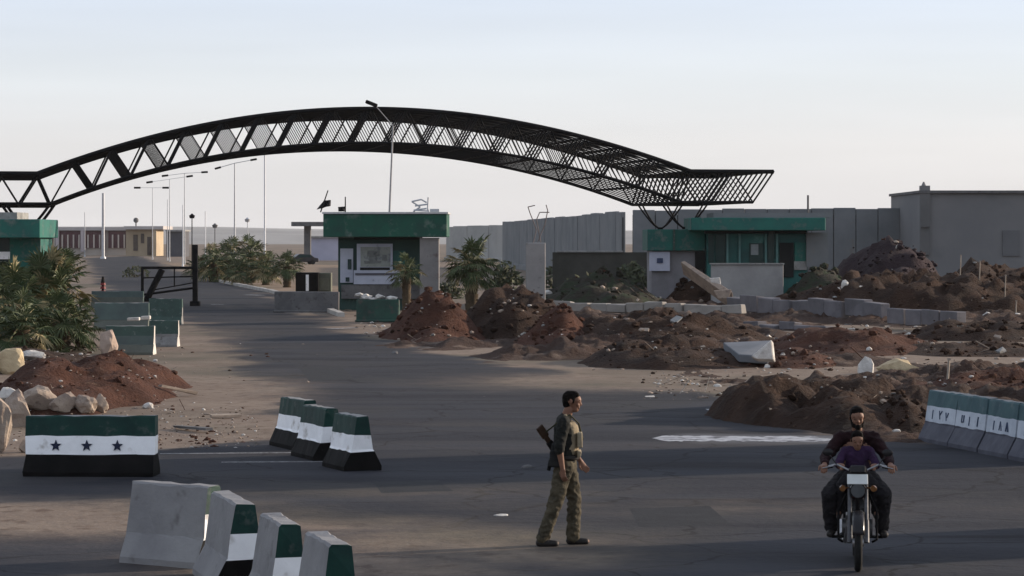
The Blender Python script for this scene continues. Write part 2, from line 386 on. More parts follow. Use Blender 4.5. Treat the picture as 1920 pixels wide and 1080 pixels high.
# hills far off
def hills(y0,amp,base,seed,name,lab,col):
    n=120; vs=[]; fs=[]
    for i in range(n+1):
        x=-2800+5600*i/n
        h=base+amp*noise.fractal(Vector((x*.0016+seed,seed,0)),1,2,4)
        for (dy,k) in ((0,0),(90,.7),(220,1.0),(420,.0)): vs.append((x,y0+dy,-.4+max(h,1)*k))
    for i in range(n):
        for k in range(3): fs.append((i*4+k,(i+1)*4+k,(i+1)*4+k+1,i*4+k+1))
    m=MB(); m.add(vs,fs,0,True); tag(m.build(name,col),lab,kind='structure')
hills(1750,4,7.5,3.1,'hills','low pale ridge on the horizon',mat('hazy_hill_earth',(.30,.29,.28),(.23,.225,.22),.01,.95))  # greyed and paled hill colour, distance haze put into it
hills(2350,6,14,9.4,'hills','second low ridge behind the first',mat('hazy_hill_earth',(.2,.17,.14)))

# ------------------------------------------------------------------ mounds of earth
MOUNDS=[]
def mound_h(M,x,y):
    cx,cy,a,b,rot,hh,seed,rough,flat=M
    dx,dy=x-cx,y-cy; c,s=math.cos(rot),math.sin(rot); u=(dx*c+dy*s)/a; v=(-dx*s+dy*c)/b
    r=math.hypot(u,v)
    if r>1.45: return 0.0
    q=Vector((x*.55+seed*5.3,y*.55,seed))
    r*=1+.30*noise.noise(q*.9)
    if r>=1: return 0.0
    k=(1-r**flat)**1.15 if flat<=2 else (1-r**flat)
    fr=noise.fractal(q*1.2,.8,2.1,6); fr2=noise.ridged_multi_fractal(q*2.2,.9,2.0,4,1.0,2.0)
    return max(0.0,hh*(k*(1+rough*fr)+.10*rough*k**.4*(fr2-1.0)+.10*k**.5*noise.noise(q*4.5)+.06*k**.5*noise.noise(q*9)))
def ground_z(x,y):
    return max([0.0]+[mound_h(M,x,y) for M in MOUNDS if abs(x-M[0])<M[2]+M[3]+2 and abs(y-M[1])<M[2]+M[3]+2])
def mound(px,base_y,top_y,half_w,depth,material,label,rot=0.0,seed=None,rough=.55,flat=1.5,res=.0028):
    """heap whose foot in front stands at row base_y and whose crest reaches row top_y"""
    Y0=F*H/(base_y-HY); yc=Y0+depth*.8
    hh=H-(top_y-HY)/F*yc; a=half_w/F*yc; cx=(px-960)/F*yc
    seed=seed if seed is not None else len(MOUNDS)*1.71+.4
    M=(cx,yc,a,depth,rot,1.0,seed,rough,flat)
    pk=sorted(mound_h(M,cx+a*(i/20-1),yc+depth*(j/10-1)) for i in range(41) for j in range(21))[-6]
    M=(cx,yc,a,depth,rot,hh/max(pk,.3),seed,rough,flat); MOUNDS.append(M)
    st=max(.07,yc*res); nx=int(2.5*max(a,depth if rot else a)/st); ny=int(2.5*(depth if not rot else max(a,depth))/(st*1.5))
    nx=min(nx,190); ny=min(ny,110)
    ex=1.25*(max(a,depth) if rot else a); ey=1.25*(max(a,depth) if rot else depth)
    vs=[];keep=[];fs=[]
    for j in range(ny+1):
        for i in range(nx+1):
            x=cx-ex+2*ex*i/nx; y=yc-ey+2*ey*j/ny; z=mound_h(M,x,y)
            vs.append((x-cx,y-yc,z-.03)); keep.append(z>0)
    for j in range(ny):
        for i in range(nx):
            q=(j*(nx+1)+i,j*(nx+1)+i+1,(j+1)*(nx+1)+i+1,(j+1)*(nx+1)+i)
            if any(keep[k] for k in q): fs.append(q)
    m=MB(); m.add(vs,fs,0,True)
    rr=random.Random(int(seed*100))
    for _ in range(int(50+hh*40)):           # clods and stones bedded in the heap
        t=rr.uniform(0,2*math.pi); rad=rr.random()**.6
        x=cx+math.cos(t)*rad*a*.95; y=yc-abs(math.sin(t))*rad*depth*.95 if rr.random()<.8 else yc+math.sin(t)*rad*depth
        z=mound_h(M,x,y)
        if z<=0: continue
        s=yc/60*rr.choice((.02,.025,.03,.035,.04,.05,.07,.12))
        m.rock((x-cx,y-yc,z-.03+s*.15),(s,s*rr.uniform(.6,1),s*rr.uniform(.5,.9)),rr.randint(0,999),1)
    o=m.build('earth_mound',material,loc=(cx,yc,0)); tag(o,label,'earth mound','heaps of bulldozed earth'); return o
field_px=[(672,604),(742,655),(880,676),(1020,684),(1150,694),(1260,706),(1330,735),(1430,756),(1490,794),(1560,815),(1760,832),(2150,850),(2400,640),(2200,545),(1500,541),(1050,545),(860,562),(700,585)]
fpa=np.array([(G(*p).x,G(*p).y) for p in field_px])
def field_h(x,y,d):
    if d<=0: return 0.0
    q=Vector((x*.30,y*.22,3.3)); k=min(1,d/2.2)
    r_=noise.ridged_multi_fractal(q,.9,2.1,5,1.0,2.0)-.9
    mk=noise.noise(Vector((x*.11,y*.075,9.1)))+.5*noise.noise(Vector((x*.3,y*.2,4.4))); k*=min(1,max(0,(mk+.16)/.35))
    return k*max(0,.12+.25*r_+.26*noise.fractal(q*2.5,.7,2.0,6)+.07*noise.noise(q*14)+.06*noise.noise(q*31))
_pa=pa
pa=fpa; FD=None
ys_=[40.0]
while ys_[-1]<182: ys_.append(ys_[-1]*1.0055)
cs_=np.linspace(-.06,.30,300)
X_=np.array([[c*y for c in cs_] for y in ys_]).ravel(); Y_=np.array([[y]*len(cs_) for y in ys_]).ravel()
FDv=inside_dist(X_,Y_)+np.array([1.1*noise.fractal(Vector((x*.4,y*.4,7)),.8,2,4) for x,y in zip(X_,Y_)])
pa=_pa
fm=MB(); nn_=len(cs_)
fh_=[field_h(x,y,d) for x,y,d in zip(X_,Y_,FDv)]; fm.v=[(float(x),float(y),h_-.015) for x,y,h_ in zip(X_,Y_,fh_)]
for j in range(len(ys_)-1):
    for i in range(nn_-1):
        q_=(j*nn_+i,j*nn_+i+1,(j+1)*nn_+i+1,(j+1)*nn_+i)
        if any(fh_[k]>.01 for k in q_): fm.f.append(q_)
fm.m=[0]*len(fm.f); fm.sm=[True]*len(fm.f)
FIELDM=mat('churned_field_earth',(.030,.016,.011),(.065,.036,.025),.35,.95,1.0,7,c3=(.19,.14,.11),s3=.50,f3=.36,detail=10)
tag(fm.build('terrain',FIELDM),'churned brown earth of the bulldozed field right of the road',kind='structure')

mound(165,772,662,165,6.5,SOIL,'low rough red soil heap behind the star painted barrier',seed=2.2,rough=.45,flat=2.4)
mound(385,842,822,95,2.6,SOIL,'low reddish spill of earth and splinters right of the star painted barrier',rough=.9,flat=2.5)
mound(40,700,652,120,6,SOILD,'dark earth bank under the big palm clump',rough=.5)
mound(965,636,538,115,5.5,SOILD,'tallest dark heap beside the asphalt, in front of the fan palm',seed=5.5,rough=.5,flat=2.2)
mound(815,640,545,105,5.0,SOIL,'left hump of the dark heap, catching sun beside the booth',rough=.6)
mound(1045,650,572,80,4.5,SOIL,'small steep red heap in front of the square pillar',rough=.5)
mound(1230,650,582,235,5.0,SOILD,'long dark ridge of soil behind the low centre heap',seed=8.3,rough=.6,flat=2.6)
mound(1265,692,628,185,5.0,SOILD,'low wide heap nearest the dusty bend of the road',rough=.6,flat=2.4)
mound(1590,666,612,170,5.5,SOIL,'rusty red heap in the middle of the rubble field',rough=.7,flat=2.4)
mound(1540,803,704,195,4.5,SOILD,'broad dark heap directly behind the motorcyclist',seed=3.9,rough=.75,flat=3)
mound(1690,812,736,70,2.2,SOILD,'small smooth brown cone left of the lettered barriers',rough=.3,flat=1.2)
mound(1850,752,690,190,3.2,SOIL,'reddish bank behind the lettered barriers',rough=.6,flat=2)
mound(1665,566,444,110,10,SOILP,'tall dark purple heap against the blast wall',rough=.22,flat=2.2)
mound(1740,592,506,320,6,SOILD,'wide dark bank below the tall grey building',rough=.6,flat=2.4)
mound(1860,572,492,190,7,SOILD,'farther brown bank at the foot of the tall grey building',rough=.5,flat=2.4)
mound(1830,640,598,170,4,SOILD,'low earth strip at the right edge behind the kerb wall',rough=.6,flat=2)
mound(1840,668,636,210,3.5,SOILD,'flat trampled earth ridge at the far right',rough=.7,flat=2)
mound(1130,580,512,125,8,SCRUB,'dark scrubby bank in front of the dark low wall',rough=.5,flat=2.4)
mound(1300,572,498,90,5,SOILD,'earth heap with a leaning slab in front of the green booth',rough=.4)
mound(1540,580,500,75,6,SCRUB,'grassy bank right of the white low wall',rough=.35,flat=2)
mound(1480,690,650,110,3,SOIL,'thin reddish bank under the tilted grey slab',rough=.7,flat=2)
# ------------------------------------------------------------------ the steel arch over the road
VPX=60.0
u_road=Vector(((VPX-960)/F,1,0)).normalized(); u_arch=Vector((u_road.y,-u_road.x,0))
D0,DEPTH,NL=136.0,11.5,12
def on_plane(px,py,D):
    d=Vector(((px-960)/F,1,-(py-HY)/F)); t=D/(d.x*u_road.x+d.y*u_road.y); p=Vector((0,0,H))+d*t
    return (p.x*u_arch.x+p.y*u_arch.y, p.z)
top_px=[(70,322),(133,302),(207,277),(277,257),(347,240),(417,225),(500,213),(600,204),(700,202),(800,207),(883,215),(950,223),(1020,238),(1093,255),(1165,274),(1235,297),(1295,320)]
bot_px=[(92,388),(182,360),(253,334),(320,316),(390,303),(500,291),(600,286),(700,286),(800,292),(850,297),(917,308),(980,323),(1047,342),(1115,362),(1185,385)]
tp=np.array([on_plane(x,y+2,D0) for x,y in top_px]); bp_=np.array([on_plane(x,y-2,D0+DEPTH) for x,y in bot_px])
tc=np.polyfit(tp[:,0],tp[:,1],4); bc=np.polyfit(bp_[:,0],bp_[:,1],4)
sL,sR=tp[0,0],tp[-1,0]; bL,bR=bp_[0,0],bp_[-1,0]
zTL,zTR=np.polyval(tc,sL),np.polyval(tc,sR); zBL,zBR=np.polyval(bc,bL),np.polyval(bc,bR)
def ztop(s): return zTL if s<sL else zTR if s>sR else float(np.polyval(tc,s))
def zbot(s): return zBL if s<bL else zBR if s>bR else float(np.polyval(bc,s))
NB=18; step=(sR-sL)/NB
tops=[sL+step*i if i<=NB else sR+(i-NB)*step*1.2 for i in range(-5,NB+3)]
bots=[(a+b)/2 for a,b in zip(tops[:-1],tops[1:])]
# let the bottom kinks fall on nodes
bots=[bL if abs(b-bL)<step*.5 else bR if abs(b-bR)<step*.5 else b for b in bots]
def A3(s,z,k): return u_arch*s+u_road*(D0+DEPTH*k)+Vector((0,0,z))
arch=empty('steel_arch',A3((sL+sR)/2,0,.5),0,'black steel lattice arch spanning the whole border crossing road','gateway arch')
ao=arch.location
for l in range(NL):
    k=l/(NL-1); m=MB(); rc=.115 if l in (0,NL-1) else .031; rd=.042 if l in (0,NL-1) else .026
    for i in range(len(tops)-1):
        for q in range(3):
            a=tops[i]+(tops[i+1]-tops[i])*q/3; b=tops[i]+(tops[i+1]-tops[i])*(q+1)/3
            m.tube(A3(a,ztop(a),k)-ao,A3(b,ztop(b),k)-ao,max(rc,.041),n=6,caps=False)
    for i in range(len(bots)-1):
        for q in range(3):
            a=bots[i]+(bots[i+1]-bots[i])*q/3; b=bots[i]+(bots[i+1]-bots[i])*(q+1)/3
            m.tube(A3(a,zbot(a),k)-ao,A3(b,zbot(b),k)-ao,min(rc,.08),n=6,caps=False)
    for i in range(len(bots)):
        m.tube(A3(tops[i],ztop(tops[i]),k)-ao,A3(bots[i],zbot(bots[i]),k)-ao,rd,n=6)
        if l in (0,1,2,3,NL-1) or bots[i]>bR-step*.6: m.tube(A3(bots[i],zbot(bots[i]),k)-ao,A3(tops[i+1],ztop(tops[i+1]),k)-ao,.050,n=6)
    m.build('truss_frame',STEEL,arch)
m=MB(); zz=MB()
for s in tops:
    m.tube(A3(s,ztop(s),0)-ao,A3(s,ztop(s),1)-ao,.06,n=6)
for s in bots: m.tube(A3(s,zbot(s),0)-ao,A3(s,zbot(s),1)-ao,.06,n=6)
for i in range(len(tops)-1):
    for l in range(0,NL-1,1):
        a,b=tops[i],tops[i+1]; k0,k1=l/(NL-1),(l+1)/(NL-1)
        if (i+l)%2: a,b=b,a
        zz.tube(A3(a,ztop(a),k0)-ao,A3(b,ztop(b),k1)-ao,.030,n=5,caps=False)
m.build('cross_member',STEEL,arch); zz.build('wind_bracing',STEEL,arch)
# V shaped feet: two on each flat end
def vfoot(px_apex,py_apex,k,s_off,rs=.05):
    D=D0+DEPTH*k; s,z=on_plane(px_apex,py_apex,D); m=MB()
    zb=zBR if px_apex>600 else zBL
    for sg in (-1,1):
        for dk in (-.045,.045):
            pts=[]
            for t in np.linspace(0,1,7):
                ss=s+sg*(.12+s_off*t**.85); pts.append(A3(ss,z+(zb-z)*(.03+.97*t**1.12),k+dk*t)-ao)
            m.path(pts,rs,6)
        m.tube(A3(s-.14,z+.02,k)-ao,A3(s+.14,z+.02,k)-ao,.07,n=6)
    m.build('support_strut',STEEL,arch)
vfoot(1238,429,.86,1.05); vfoot(1284,428,.32,1.05)
vfoot(57,432,.20,1.1,.085); vfoot(48,430,.85,1.1,.085)

# ------------------------------------------------------------------ booths
def frame_box(px0,px1,py0,py1,Y,depth,mi,mb,jit=0):
    a=P(px0,py0,Y); b=P(px1,py1,Y)
    mb.box(((a.x+b.x)/2,Y+depth/2,(a.z+b.z)/2),(b.x-a.x,depth,abs(a.z-b.z)),None,mi,jit); return mb
def part(px0,px1,py0,py1,Y,depth,name,m,parent,bevel=.0):
    mb=MB(); frame_box(px0,px1,py0,py1,Y,depth,0,mb)
    o=mb.build(name,m,None,bevel); o.parent=parent; o.location=-Vector(parent.location); return o
POSTER=mat('pale_blue_board',(.46,.48,.56),(.36,.38,.46),.8,.6,c3=(.20,.21,.24),s3=2.5,f3=.3)
GLASSD=mat('dark_window_glass',(.012,.03,.032),(.02,.05,.05),.6,.15)
# middle booth
Y=130.0; b=G(735,582)
kb=empty('checkpoint_booth',(P(722,0,Y).x,Y,0),0,'dark green booth with a deep flat roof in the middle of the crossing','booth')
gz=HY+F*H/Y
part(606,838,401,444.5,Y-1.3,5.2,'roof_fascia',KGREEN,kb,.03)
part(604,840,397.5,401,Y-1.4,5.4,'roof_coping',mat('pale_metal_trim',(.5,.5,.5),(.38,.38,.38),2,.5),kb)
part(634,788,444.7,gz,Y+.35,3.4,'wall',mat('dark_green_wall',(.035,.075,.064),(.028,.055,.05),.7,.7,c3=(.07,.13,.11),s3=1.6,f3=.3),kb)
part(638,662,466,530,Y+.26,.1,'side_panel',POSTER,kb)
part(652,659,486,505,Y+.2,.07,'window',GLASSD,kb); part(648,655,520,528,Y+.2,.07,'window',GLASSD,kb)
pst=part(669,736,457,530,Y+.12,.22,'notice_board',POSTER,kb)
part(676,732,463,500,Y+.08,.05,'poster',mat('grey_green_poster',(.22,.24,.22),(.30,.32,.30),1.5,.7,c3=(.16,.17,.19),s3=3,f3=.4),kb)
part(675,731,501.5,506.5,Y+.07,.05,'dark_band',DARKIN,kb)
m=MB()
for (x0,x1,y0,y1) in ((688,711,470,481),(692,707,481,490),(684,714,490,494),(716,726,478,488)):
    frame_box(x0,x1,y0,y1,Y+.05,.04,0,m,.03)
o=m.build('emblem',mat('faded_print',(.13,.14,.14),(.19,.20,.20),2.5,.8,c3=(.09,.1,.1),s3=4,f3=.4)); o.parent=kb; o.location=-Vector(kb.location)
part(737,760,470,530,Y+.24,.12,'side_panel',mat('teal_wall',(.03,.12,.10),(.03,.08,.075),1,.7),kb)
part(640,790,534,560,Y+.1,.3,'plinth',CONCD,kb)
part(663,764,506.8,533,Y+.02,.2,'counter_front',POSTER,kb)
part(666,760,512,516,Y-.02,.1,'counter_groove',mat('dim_groove',(.10,.10,.12)),kb)
part(787,823,446,gz,Y-1.0,1.0,'column',mat('booth_column',(.23,.22,.215),(.17,.165,.165),.7,.9,.2,6,c3=(.11,.08,.075),s3=1.6,f3=.33),kb,.02)
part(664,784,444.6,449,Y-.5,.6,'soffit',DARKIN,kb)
# left booth
Y=126.0
lb=empty('checkpoint_booth',(P(-30,0,Y).x,Y,0),0,'teal green booth cut by the left edge, behind the palms','booth')
gz=HY+F*H/Y
part(-130,75,411,446,Y-1.2,5,'roof_fascia',TEAL,lb,.03)
part(-130,32,398,411,Y-.2,3,'roof_hut',CONC,lb)
part(-110,18,446,gz,Y+.8,3.2,'wall',GLASSD,lb); part(18,76,446,gz,Y+.4,3.2,'side_panel',TEAL,lb)
part(-110,18,472,486,Y+.3,.5,'sill',WHITEP,lb)
# right booth
Y=140.0
rb=empty('checkpoint_booth',(P(1430,0,Y).x,Y,0),0,'long teal booth with glazed front behind the white low wall','booth')
gz=HY+F*H/Y
part(1296,1548,408,432,Y-1.3,6,'roof_fascia',TEAL,rb,.03)
part(1338,1560,399,408,Y-.6,5,'roof_parapet',WALLC,rb)
part(1326,1514,432.5,gz,Y+.5,4,'wall',mat('booth_teal_wall',(.025,.125,.115),(.02,.075,.075),.8,.5,c3=(.08,.21,.195),s3=1.3,f3=.35),rb)
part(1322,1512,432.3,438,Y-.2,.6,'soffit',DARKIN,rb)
for (x0,x1,y0,y1) in ((1328,1338,440,492),(1342,1360,440,492),(1405,1431,456,494),(1440,1451,438,494)):
    part(x0,x1,y0,y1,Y+.36,.12,'window',GLASSD,rb)
part(1408,1422,458,478,Y+.32,.05,'window_poster',mat('grey_notice',(.25,.28,.29),(.18,.2,.21),2,.6),rb)
for x in (1362,1385,1434,1455): part(x,x+4,438,494,Y+.3,.18,'mullion',mat('pale_teal_frame',(.10,.22,.21),(.08,.16,.16),2,.6),rb)
part(1462,1488,455,520,Y+.38,.14,'door',DARKIN,rb)
part(1490,1512,455,490,Y+.36,.14,'side_panel',TEAL,rb)
part(1489,1513,490,506,Y+.3,.25,'plinth',CONC,rb)
part(1512,1552,436,500,Y+.2,3,'side_wall',WALLC,rb)
# white low wall in front of it
lw=empty('low_wall',(P(1400,0,137.0).x,137,0),0,'pale plastered low wall in front of the long teal booth','wall')
part(1334,1469,496,HY+F*H/137,136.6,.5,'wall',mat('pale_plaster',(.34,.33,.32),(.27,.26,.255),.8,.9,.15,8,c3=(.19,.17,.15),s3=1.2,f3=.3),lw,.02)
part(1332,1471,493.5,496,136.5,.7,'coping',CONC,lw)
# pier that carries the arch feet
pr=empty('arch_pier',(P(1268,0,141).x,141,0),0,'green topped pier that carries the right foot of the arch','pier')
part(1214,1322,430,470,141.5,5.5,'cap',TEAL,pr,.02)
part(1262,1266,430,470,141.35,.25,'joint_trim',PALEGREEN,pr)
part(1222,1318,470,HY+F*H/142,142,5,'wall',mat('pier_plaster',(.26,.25,.265),(.2,.19,.2),.7,.9),pr)
part(1218,1256,472,508,141.7,.35,'white_panel',mat('bluish_white_panel',(.50,.51,.60),(.40,.41,.50),.8,.7),pr)
part(1232,1243,484,493,141.62,.1,'painted_emblem',mat('blue_print',(.06,.08,.15)),pr)
part(1304,1326,472,505,141.6,.5,'dark_opening',DARKIN,pr)
# lone square pillar with bent bars
cp=empty('concrete_pillar',(P(1004,0,112).x,112,0),0,'lone square grey pillar with bent bars sticking out of its top','pillar')
part(986,1023,455,HY+F*H/112,111.6,.85,'shaft',mat('pillar_concrete',(.29,.275,.265),(.23,.22,.215),.9,.9,.2,8,c3=(.11,.10,.10),s3=2,f3=.3),cp,.03)
m=MB(); q=Vector(cp.location)
for pp in ([(1000,455),(1006,430),(994,400),(990,388),(1003,385)],[(1008,455),(1022,420),(1027,395),(1024,384)],[(1014,455),(1006,412),(1012,398),(1030,398)]):
    m.path([P(x,y,112+.05*i)-q for i,(x,y) in enumerate(pp)],.022,5)
m.build('reinforcing_bar',mat('rusty_bar',(.20,.17,.16),(.14,.11,.1),5,.8),cp)

# ------------------------------------------------------------------ blast walls and the tall building
def panel_wall(name,label,a,b,h0,h1,n,thick=.35):
    a=Vector(a);b=Vector(b); root=empty(name,a,math.atan2((b-a).y,(b-a).x),label,'wall'); L_=(b-a).length; w_=L_/n
    for i in range(n):
        hh=h0+(h1-h0)*(i+.5)/n+random.uniform(-.06,.06); m=MB()
        m.box((w_*(i+.5),random.uniform(-.04,.04),hh/2),(w_-.05,thick,hh)); m.box((w_*(i+.5),0,.3),(w_-.12,thick*3,.6))
        m.build('wall_panel',WALLC,root,.03)
    m=MB(); m.box((L_/2,0,(h0+h1)/4-.2),(L_,.08,(h0+h1)/2-.5)); m.build('joint_backing',DARKIN,root)
    return root
a=P(945,0,330); b=P(1168,0,205); panel_wall('blast_wall','receding row of tall grey concrete panels left of the bright gap',(b.x,b.y,0),(a.x,a.y,0),5.6,5.55,34)
a=P(1186,0,188); b=P(1728,0,190); panel_wall('blast_wall','long row of tall grey concrete panels behind the teal booth',(a.x,a.y,0),(b.x,b.y,0),5.5,5.7,13)
a=P(838,0,420); b=P(946,0,400); pw_=panel_wall('blast_wall','low distant pale panel wall between booth and palm',(a.x,a.y,0),(b.x,b.y,0),5.4,5.6,8)
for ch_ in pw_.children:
    ch_.data.materials[0]=mat('hazy_far_wall',(.36,.355,.34),(.30,.30,.29),.3,.9)  # paler than the nearer panels, distance haze put into the colour
tb=empty('tall_building',(P(1850,0,182).x,182,0),0,'tall windowless grey building at the right edge','building')
gz=HY+F*H/180
BW=mat('grey_render_wall',(.20,.197,.197),(.16,.16,.165),.12,.9,.15,2,c3=(.13,.135,.14),s3=.25,f3=.3)
part(1726,2120,362,gz,180,14,'wall',BW,tb); part(1724,2122,357,362,179.7,14.6,'roof_coping',CONCD,tb)
part(1727,1744,348,357,179.9,.8,'corner_turret',BW,tb); m=MB(); m.tube(P(1732,348,180.2)-tb.location,P(1732,341,180.2)-tb.location,.16,.05,8); m.build('finial',BW,tb)
part(1726,1744,362,478,179.75,.4,'corner_pier',mat('corner_pier_render',(.15,.145,.145),(.12,.12,.12),.3,.9),tb)
part(1727,1743,423,426,179.6,.3,'band',CONCD,tb)
part(1880,1912,432,480,179.9,.25,'darker_rectangle',mat('darker_wall_grey',(.14,.142,.148),(.12,.122,.128),.6,.9),tb)  # slightly darker rectangle on the wall face

dw=empty('boundary_wall',(P(1130,0,185).x,185,0),0,'dark low wall with a pale top edge below the left blast wall','wall')
part(1036,1213,473,HY+F*H/185,185,.5,'wall',mat('dark_wall_face',(.060,.058,.052),(.036,.037,.031),.5,.9,.2,3,c3=(.05,.047,.042),s3=.9,f3=.3),dw)  # dark mottled tone over the whole wall face
part(1044,1168,470,473,184.8,.9,'coping',CONC,dw)
# ------------------------------------------------------------------ far buildings
fb=empty('border_building',(P(190,0,560).x,560,0),0,'long distant low building with maroon windows and pale pillars','building')
CREAM=mat('cream_render',(.50,.45,.40),(.42,.37,.33),.1,.9); MAROON=mat('maroon_glazing',(.09,.04,.05),(.12,.055,.06),.3,.6); TAN=mat('tan_stone',(.42,.34,.24),(.34,.27,.19),.2,.9,c3=(.22,.17,.12),s3=.6,f3=.3)
gz=HY+F*H/560
part(60,236,432,gz,560,12,'wall',CREAM,fb); part(56,240,426,432,559,14,'roof',mat('pale_roof_slab',(.45,.42,.41),(.38,.35,.34),.2,.9),fb)
for x0,x1 in ((86,104),(109,151),(157,190),(203,236)):
    part(x0,x1,433,465,559.7,.4,'window_band',MAROON,fb)
    n=max(1,int((x1-x0)/9))
    for i in range(n):
        xx=x0+(i+.6)*(x1-x0)/n; part(xx,xx+2.6,440,465,559.2,.4,'pillar',CREAM,fb)
    part(x1,x1+6,430,472,558.8,1,'pier',mat('lilac_pier',(.46,.41,.42),(.40,.36,.37),.3,.9),fb)
tw=empty('stone_block',(P(268,0,540).x,540,0),0,'distant tan stone building right of the maroon windowed one','building')
gz2=HY+F*H/540
part(236,292,430,gz2,540,12,'wall',TAN,tw); part(232,306,424,430,538.5,15,'roof',mat('pale_roof_slab',(.45,.42,.41)),tw)
for x0,x1,y0,y1 in ((250,258,440,470),(264,270,438,456),(276,283,444,478)): part(x0,x1,y0,y1,539.8,.3,'window',mat('dim_opening',(.10,.08,.07)),tw)
part(288,293,430,gz2,538.8,1,'corner_pier',TAN,tw)
m=MB(); m.tube(P(255,424,542)-tw.location,P(255,416,542)-tw.location,.14,n=6); m.ball(P(255,413,542)-tw.location,.55,10); m.build('water_tank',CONCD,tw)
fs_=empty('far_shed',(P(330,0,520).x,520,0),0,'dark grey shed between the thin white posts far off','building')
part(312,345,434,HY+F*H/520,520,8,'wall',mat('dark_shed',(.09,.09,.10),(.07,.07,.08),.3,.8),fs_); part(310,347,431,434,519.5,9,'roof',CONC,fs_)
cn=empty('canopy_shelter',(P(576,0,400).x,400,0),0,'distant flat canopy on one thick pillar beside the middle booth','canopy')
part(546,612,416,424,397,6,'canopy_roof',CONCD,cn); part(570,582,424,HY+F*H/400,399,1.4,'pillar',CONCD,cn)
lg=empty('storage_building',(P(600,0,430).x,430,0),0,'pale lilac low block partly hidden by the middle booth','building')
part(578,640,446,HY+F*H/430,430,8,'wall',mat('lilac_render',(.42,.42,.52),(.36,.36,.45),.3,.9),lg); part(576,642,443,446,429.5,9,'roof',CONC,lg)

# ------------------------------------------------------------------ lamps and poles
def lamp(px,py_top,Y,heads,label,mat_=POLE,r=.075,dr=(0,0),flat=1.0):
    """heads: list of (px,py) of lantern tips"""
    base=P(px+dr[0],HY,Y); root=empty('street_lamp',(base.x,Y,0),0,label,'street lamp','street lamps along the far carriageway')
    q=Vector(root.location); t=P(px,py_top,Y)-q
    m=MB(); m.tube((0,0,0),(t.x,0,t.z),r*1.5,r*.8,8); m.tube((0,0,0),(0,0,.5),r*2,r*1.7,8); m.build('pole',mat_,root)
    for hx,hy in heads:
        e=P(hx,hy,Y)-q; m=MB(); m.tube(t,e,r*.55,r*.5,6); m.build('arm',mat_,root)
        d=(e-t); d.z*=flat; d.normalize(); m=MB(); rot=d.to_track_quat('X','Z').to_matrix()
        L_=max(.62,Y*.0024); m.box(e+d*L_*.3,(L_,L_*.45,L_*.30),rot); m.build('lantern',STEEL,root,.03)
    return root
lamp(440,306,300,[(412,314),(472,300)],'nearest double armed lamp far down the road, right of three others')
lamp(346,325,360,[(313,329),(380,323)],'second double armed lamp far down the road',r=.06)
lamp(318,336,410,[(284,341),(352,331)],'third double armed lamp far down the road',r=.055)
lamp(286,352,450,[(261,352),(307,352)],'farthest and lowest double armed lamp above the tan stone building',r=.055)
o=lamp(737,236,134,[(703,197)],'tall leaning single lamp rising behind the middle booth through the arch',mat('dull_grey_pole',(.30,.30,.31),(.24,.24,.25),3,.6),.048,(-14,0),.35)
def pole(px,pt,Y,label,mat_=POLE,r=.06,name='pole',cat='pole'):
    b=P(px,HY,Y); t=P(px,pt,Y); m=MB(); m.tube((0,0,0),(0,0,t.z),r*1.25,r,8); m.tube((0,0,0),(0,0,.35),r*2.4,r*2.0,8)
    return tag(m.build(name,mat_,loc=(b.x,Y,0)),label,cat,'slender poles along the far carriageway')
pole(496.5,288,232,'tall white pole standing in the palm median',POLEW,.07)
pole(193.5,362,470,'faint wide grey mast in front of the maroon windowed building',POLE,.22)
pole(159,398,520,'faint thin mast at the left end of the maroon windowed building',POLE,.07)
pole(314,374,430,'thin grey pole left of the dark shed',POLE,.05)
pole(343,384,330,'thin white pole right of the dark shed',POLEW,.06)
pole(385,396,330,'short white pole left of the median palms',POLEW,.055)
def globe(px,pt,Y,label,m_,rr,rp):
    b=P(px,HY,Y); t=P(px,pt,Y); root=empty('garden_lamp',(b.x,Y,0),0,label,'lamp','short lamps along the median')
    m=MB(); m.tube((0,0,0),(0,0,t.z),rp,rp*.8,8); m.build('pole',m_,root)
    m=MB(); m.tube((0,0,t.z-rr*.6),(0,0,t.z+rr*.4),rr*.75,rr,10); m.tube((0,0,t.z+rr*.4),(0,0,t.z+rr),rr*.8,rr*.15,10); m.build('lantern',m_,root)
globe(360,406,230,'dark short lamp with a lantern head above the metal gate',STEEL,.26,.05)
globe(403,424,300,'small grey lantern lamp among the thin poles',CONCD,.32,.06)
globe(464,413,330,'pale short lamp above the median palms',POLE,.35,.06)
p=pole(1515,366,186,'dark pole sticking up behind the blast wall',CONCD,.07)
# flags on the middle booth
def flag(px,py,Y,top,cloth,label,droop=False):
    b=P(px,py,Y); q=empty('flag',b,0,label,'flag','flags and signs on the booth roof'); t=P(*top,Y)-b
    m=MB(); m.tube((0,0,0),t,.035,.028,6); m.build('flagpole',STEEL,q)
    m=MB(); n=8; vs=[];fs=[]
    A,B,C,Dd=[P(*c,Y)-b for c in cloth]
    for i in range(n+1):
        for j in range(5):
            p1=A.lerp(B,i/n); p2=Dd.lerp(C,i/n); p3=p1.lerp(p2,j/4); p3.y+=.12*math.sin(i*1.5+j*.6); vs.append(p3)
    for i in range(n):
        for j in range(4): fs.append((i*5+j,i*5+j+1,(i+1)*5+j+1,(i+1)*5+j))
    m.add(vs,fs,0,True); o=m.build('cloth',mat('dark_flag_cloth',(.010,.010,.012),(.02,.02,.022),2,.9),q)
    s=o.modifiers.new('thick','SOLIDIFY'); s.thickness=.02
flag(601,398,129,(615,357),((607,376),(620,375),(619,386),(594,393)),'dark flag on a leaning pole at the left corner of the booth roof')
flag(647.5,398,129.5,(647.5,369),((646,387),(634,388),(634,396.5),(646,396.5)),'small black flag hanging beside a thin upright pole on the booth roof')
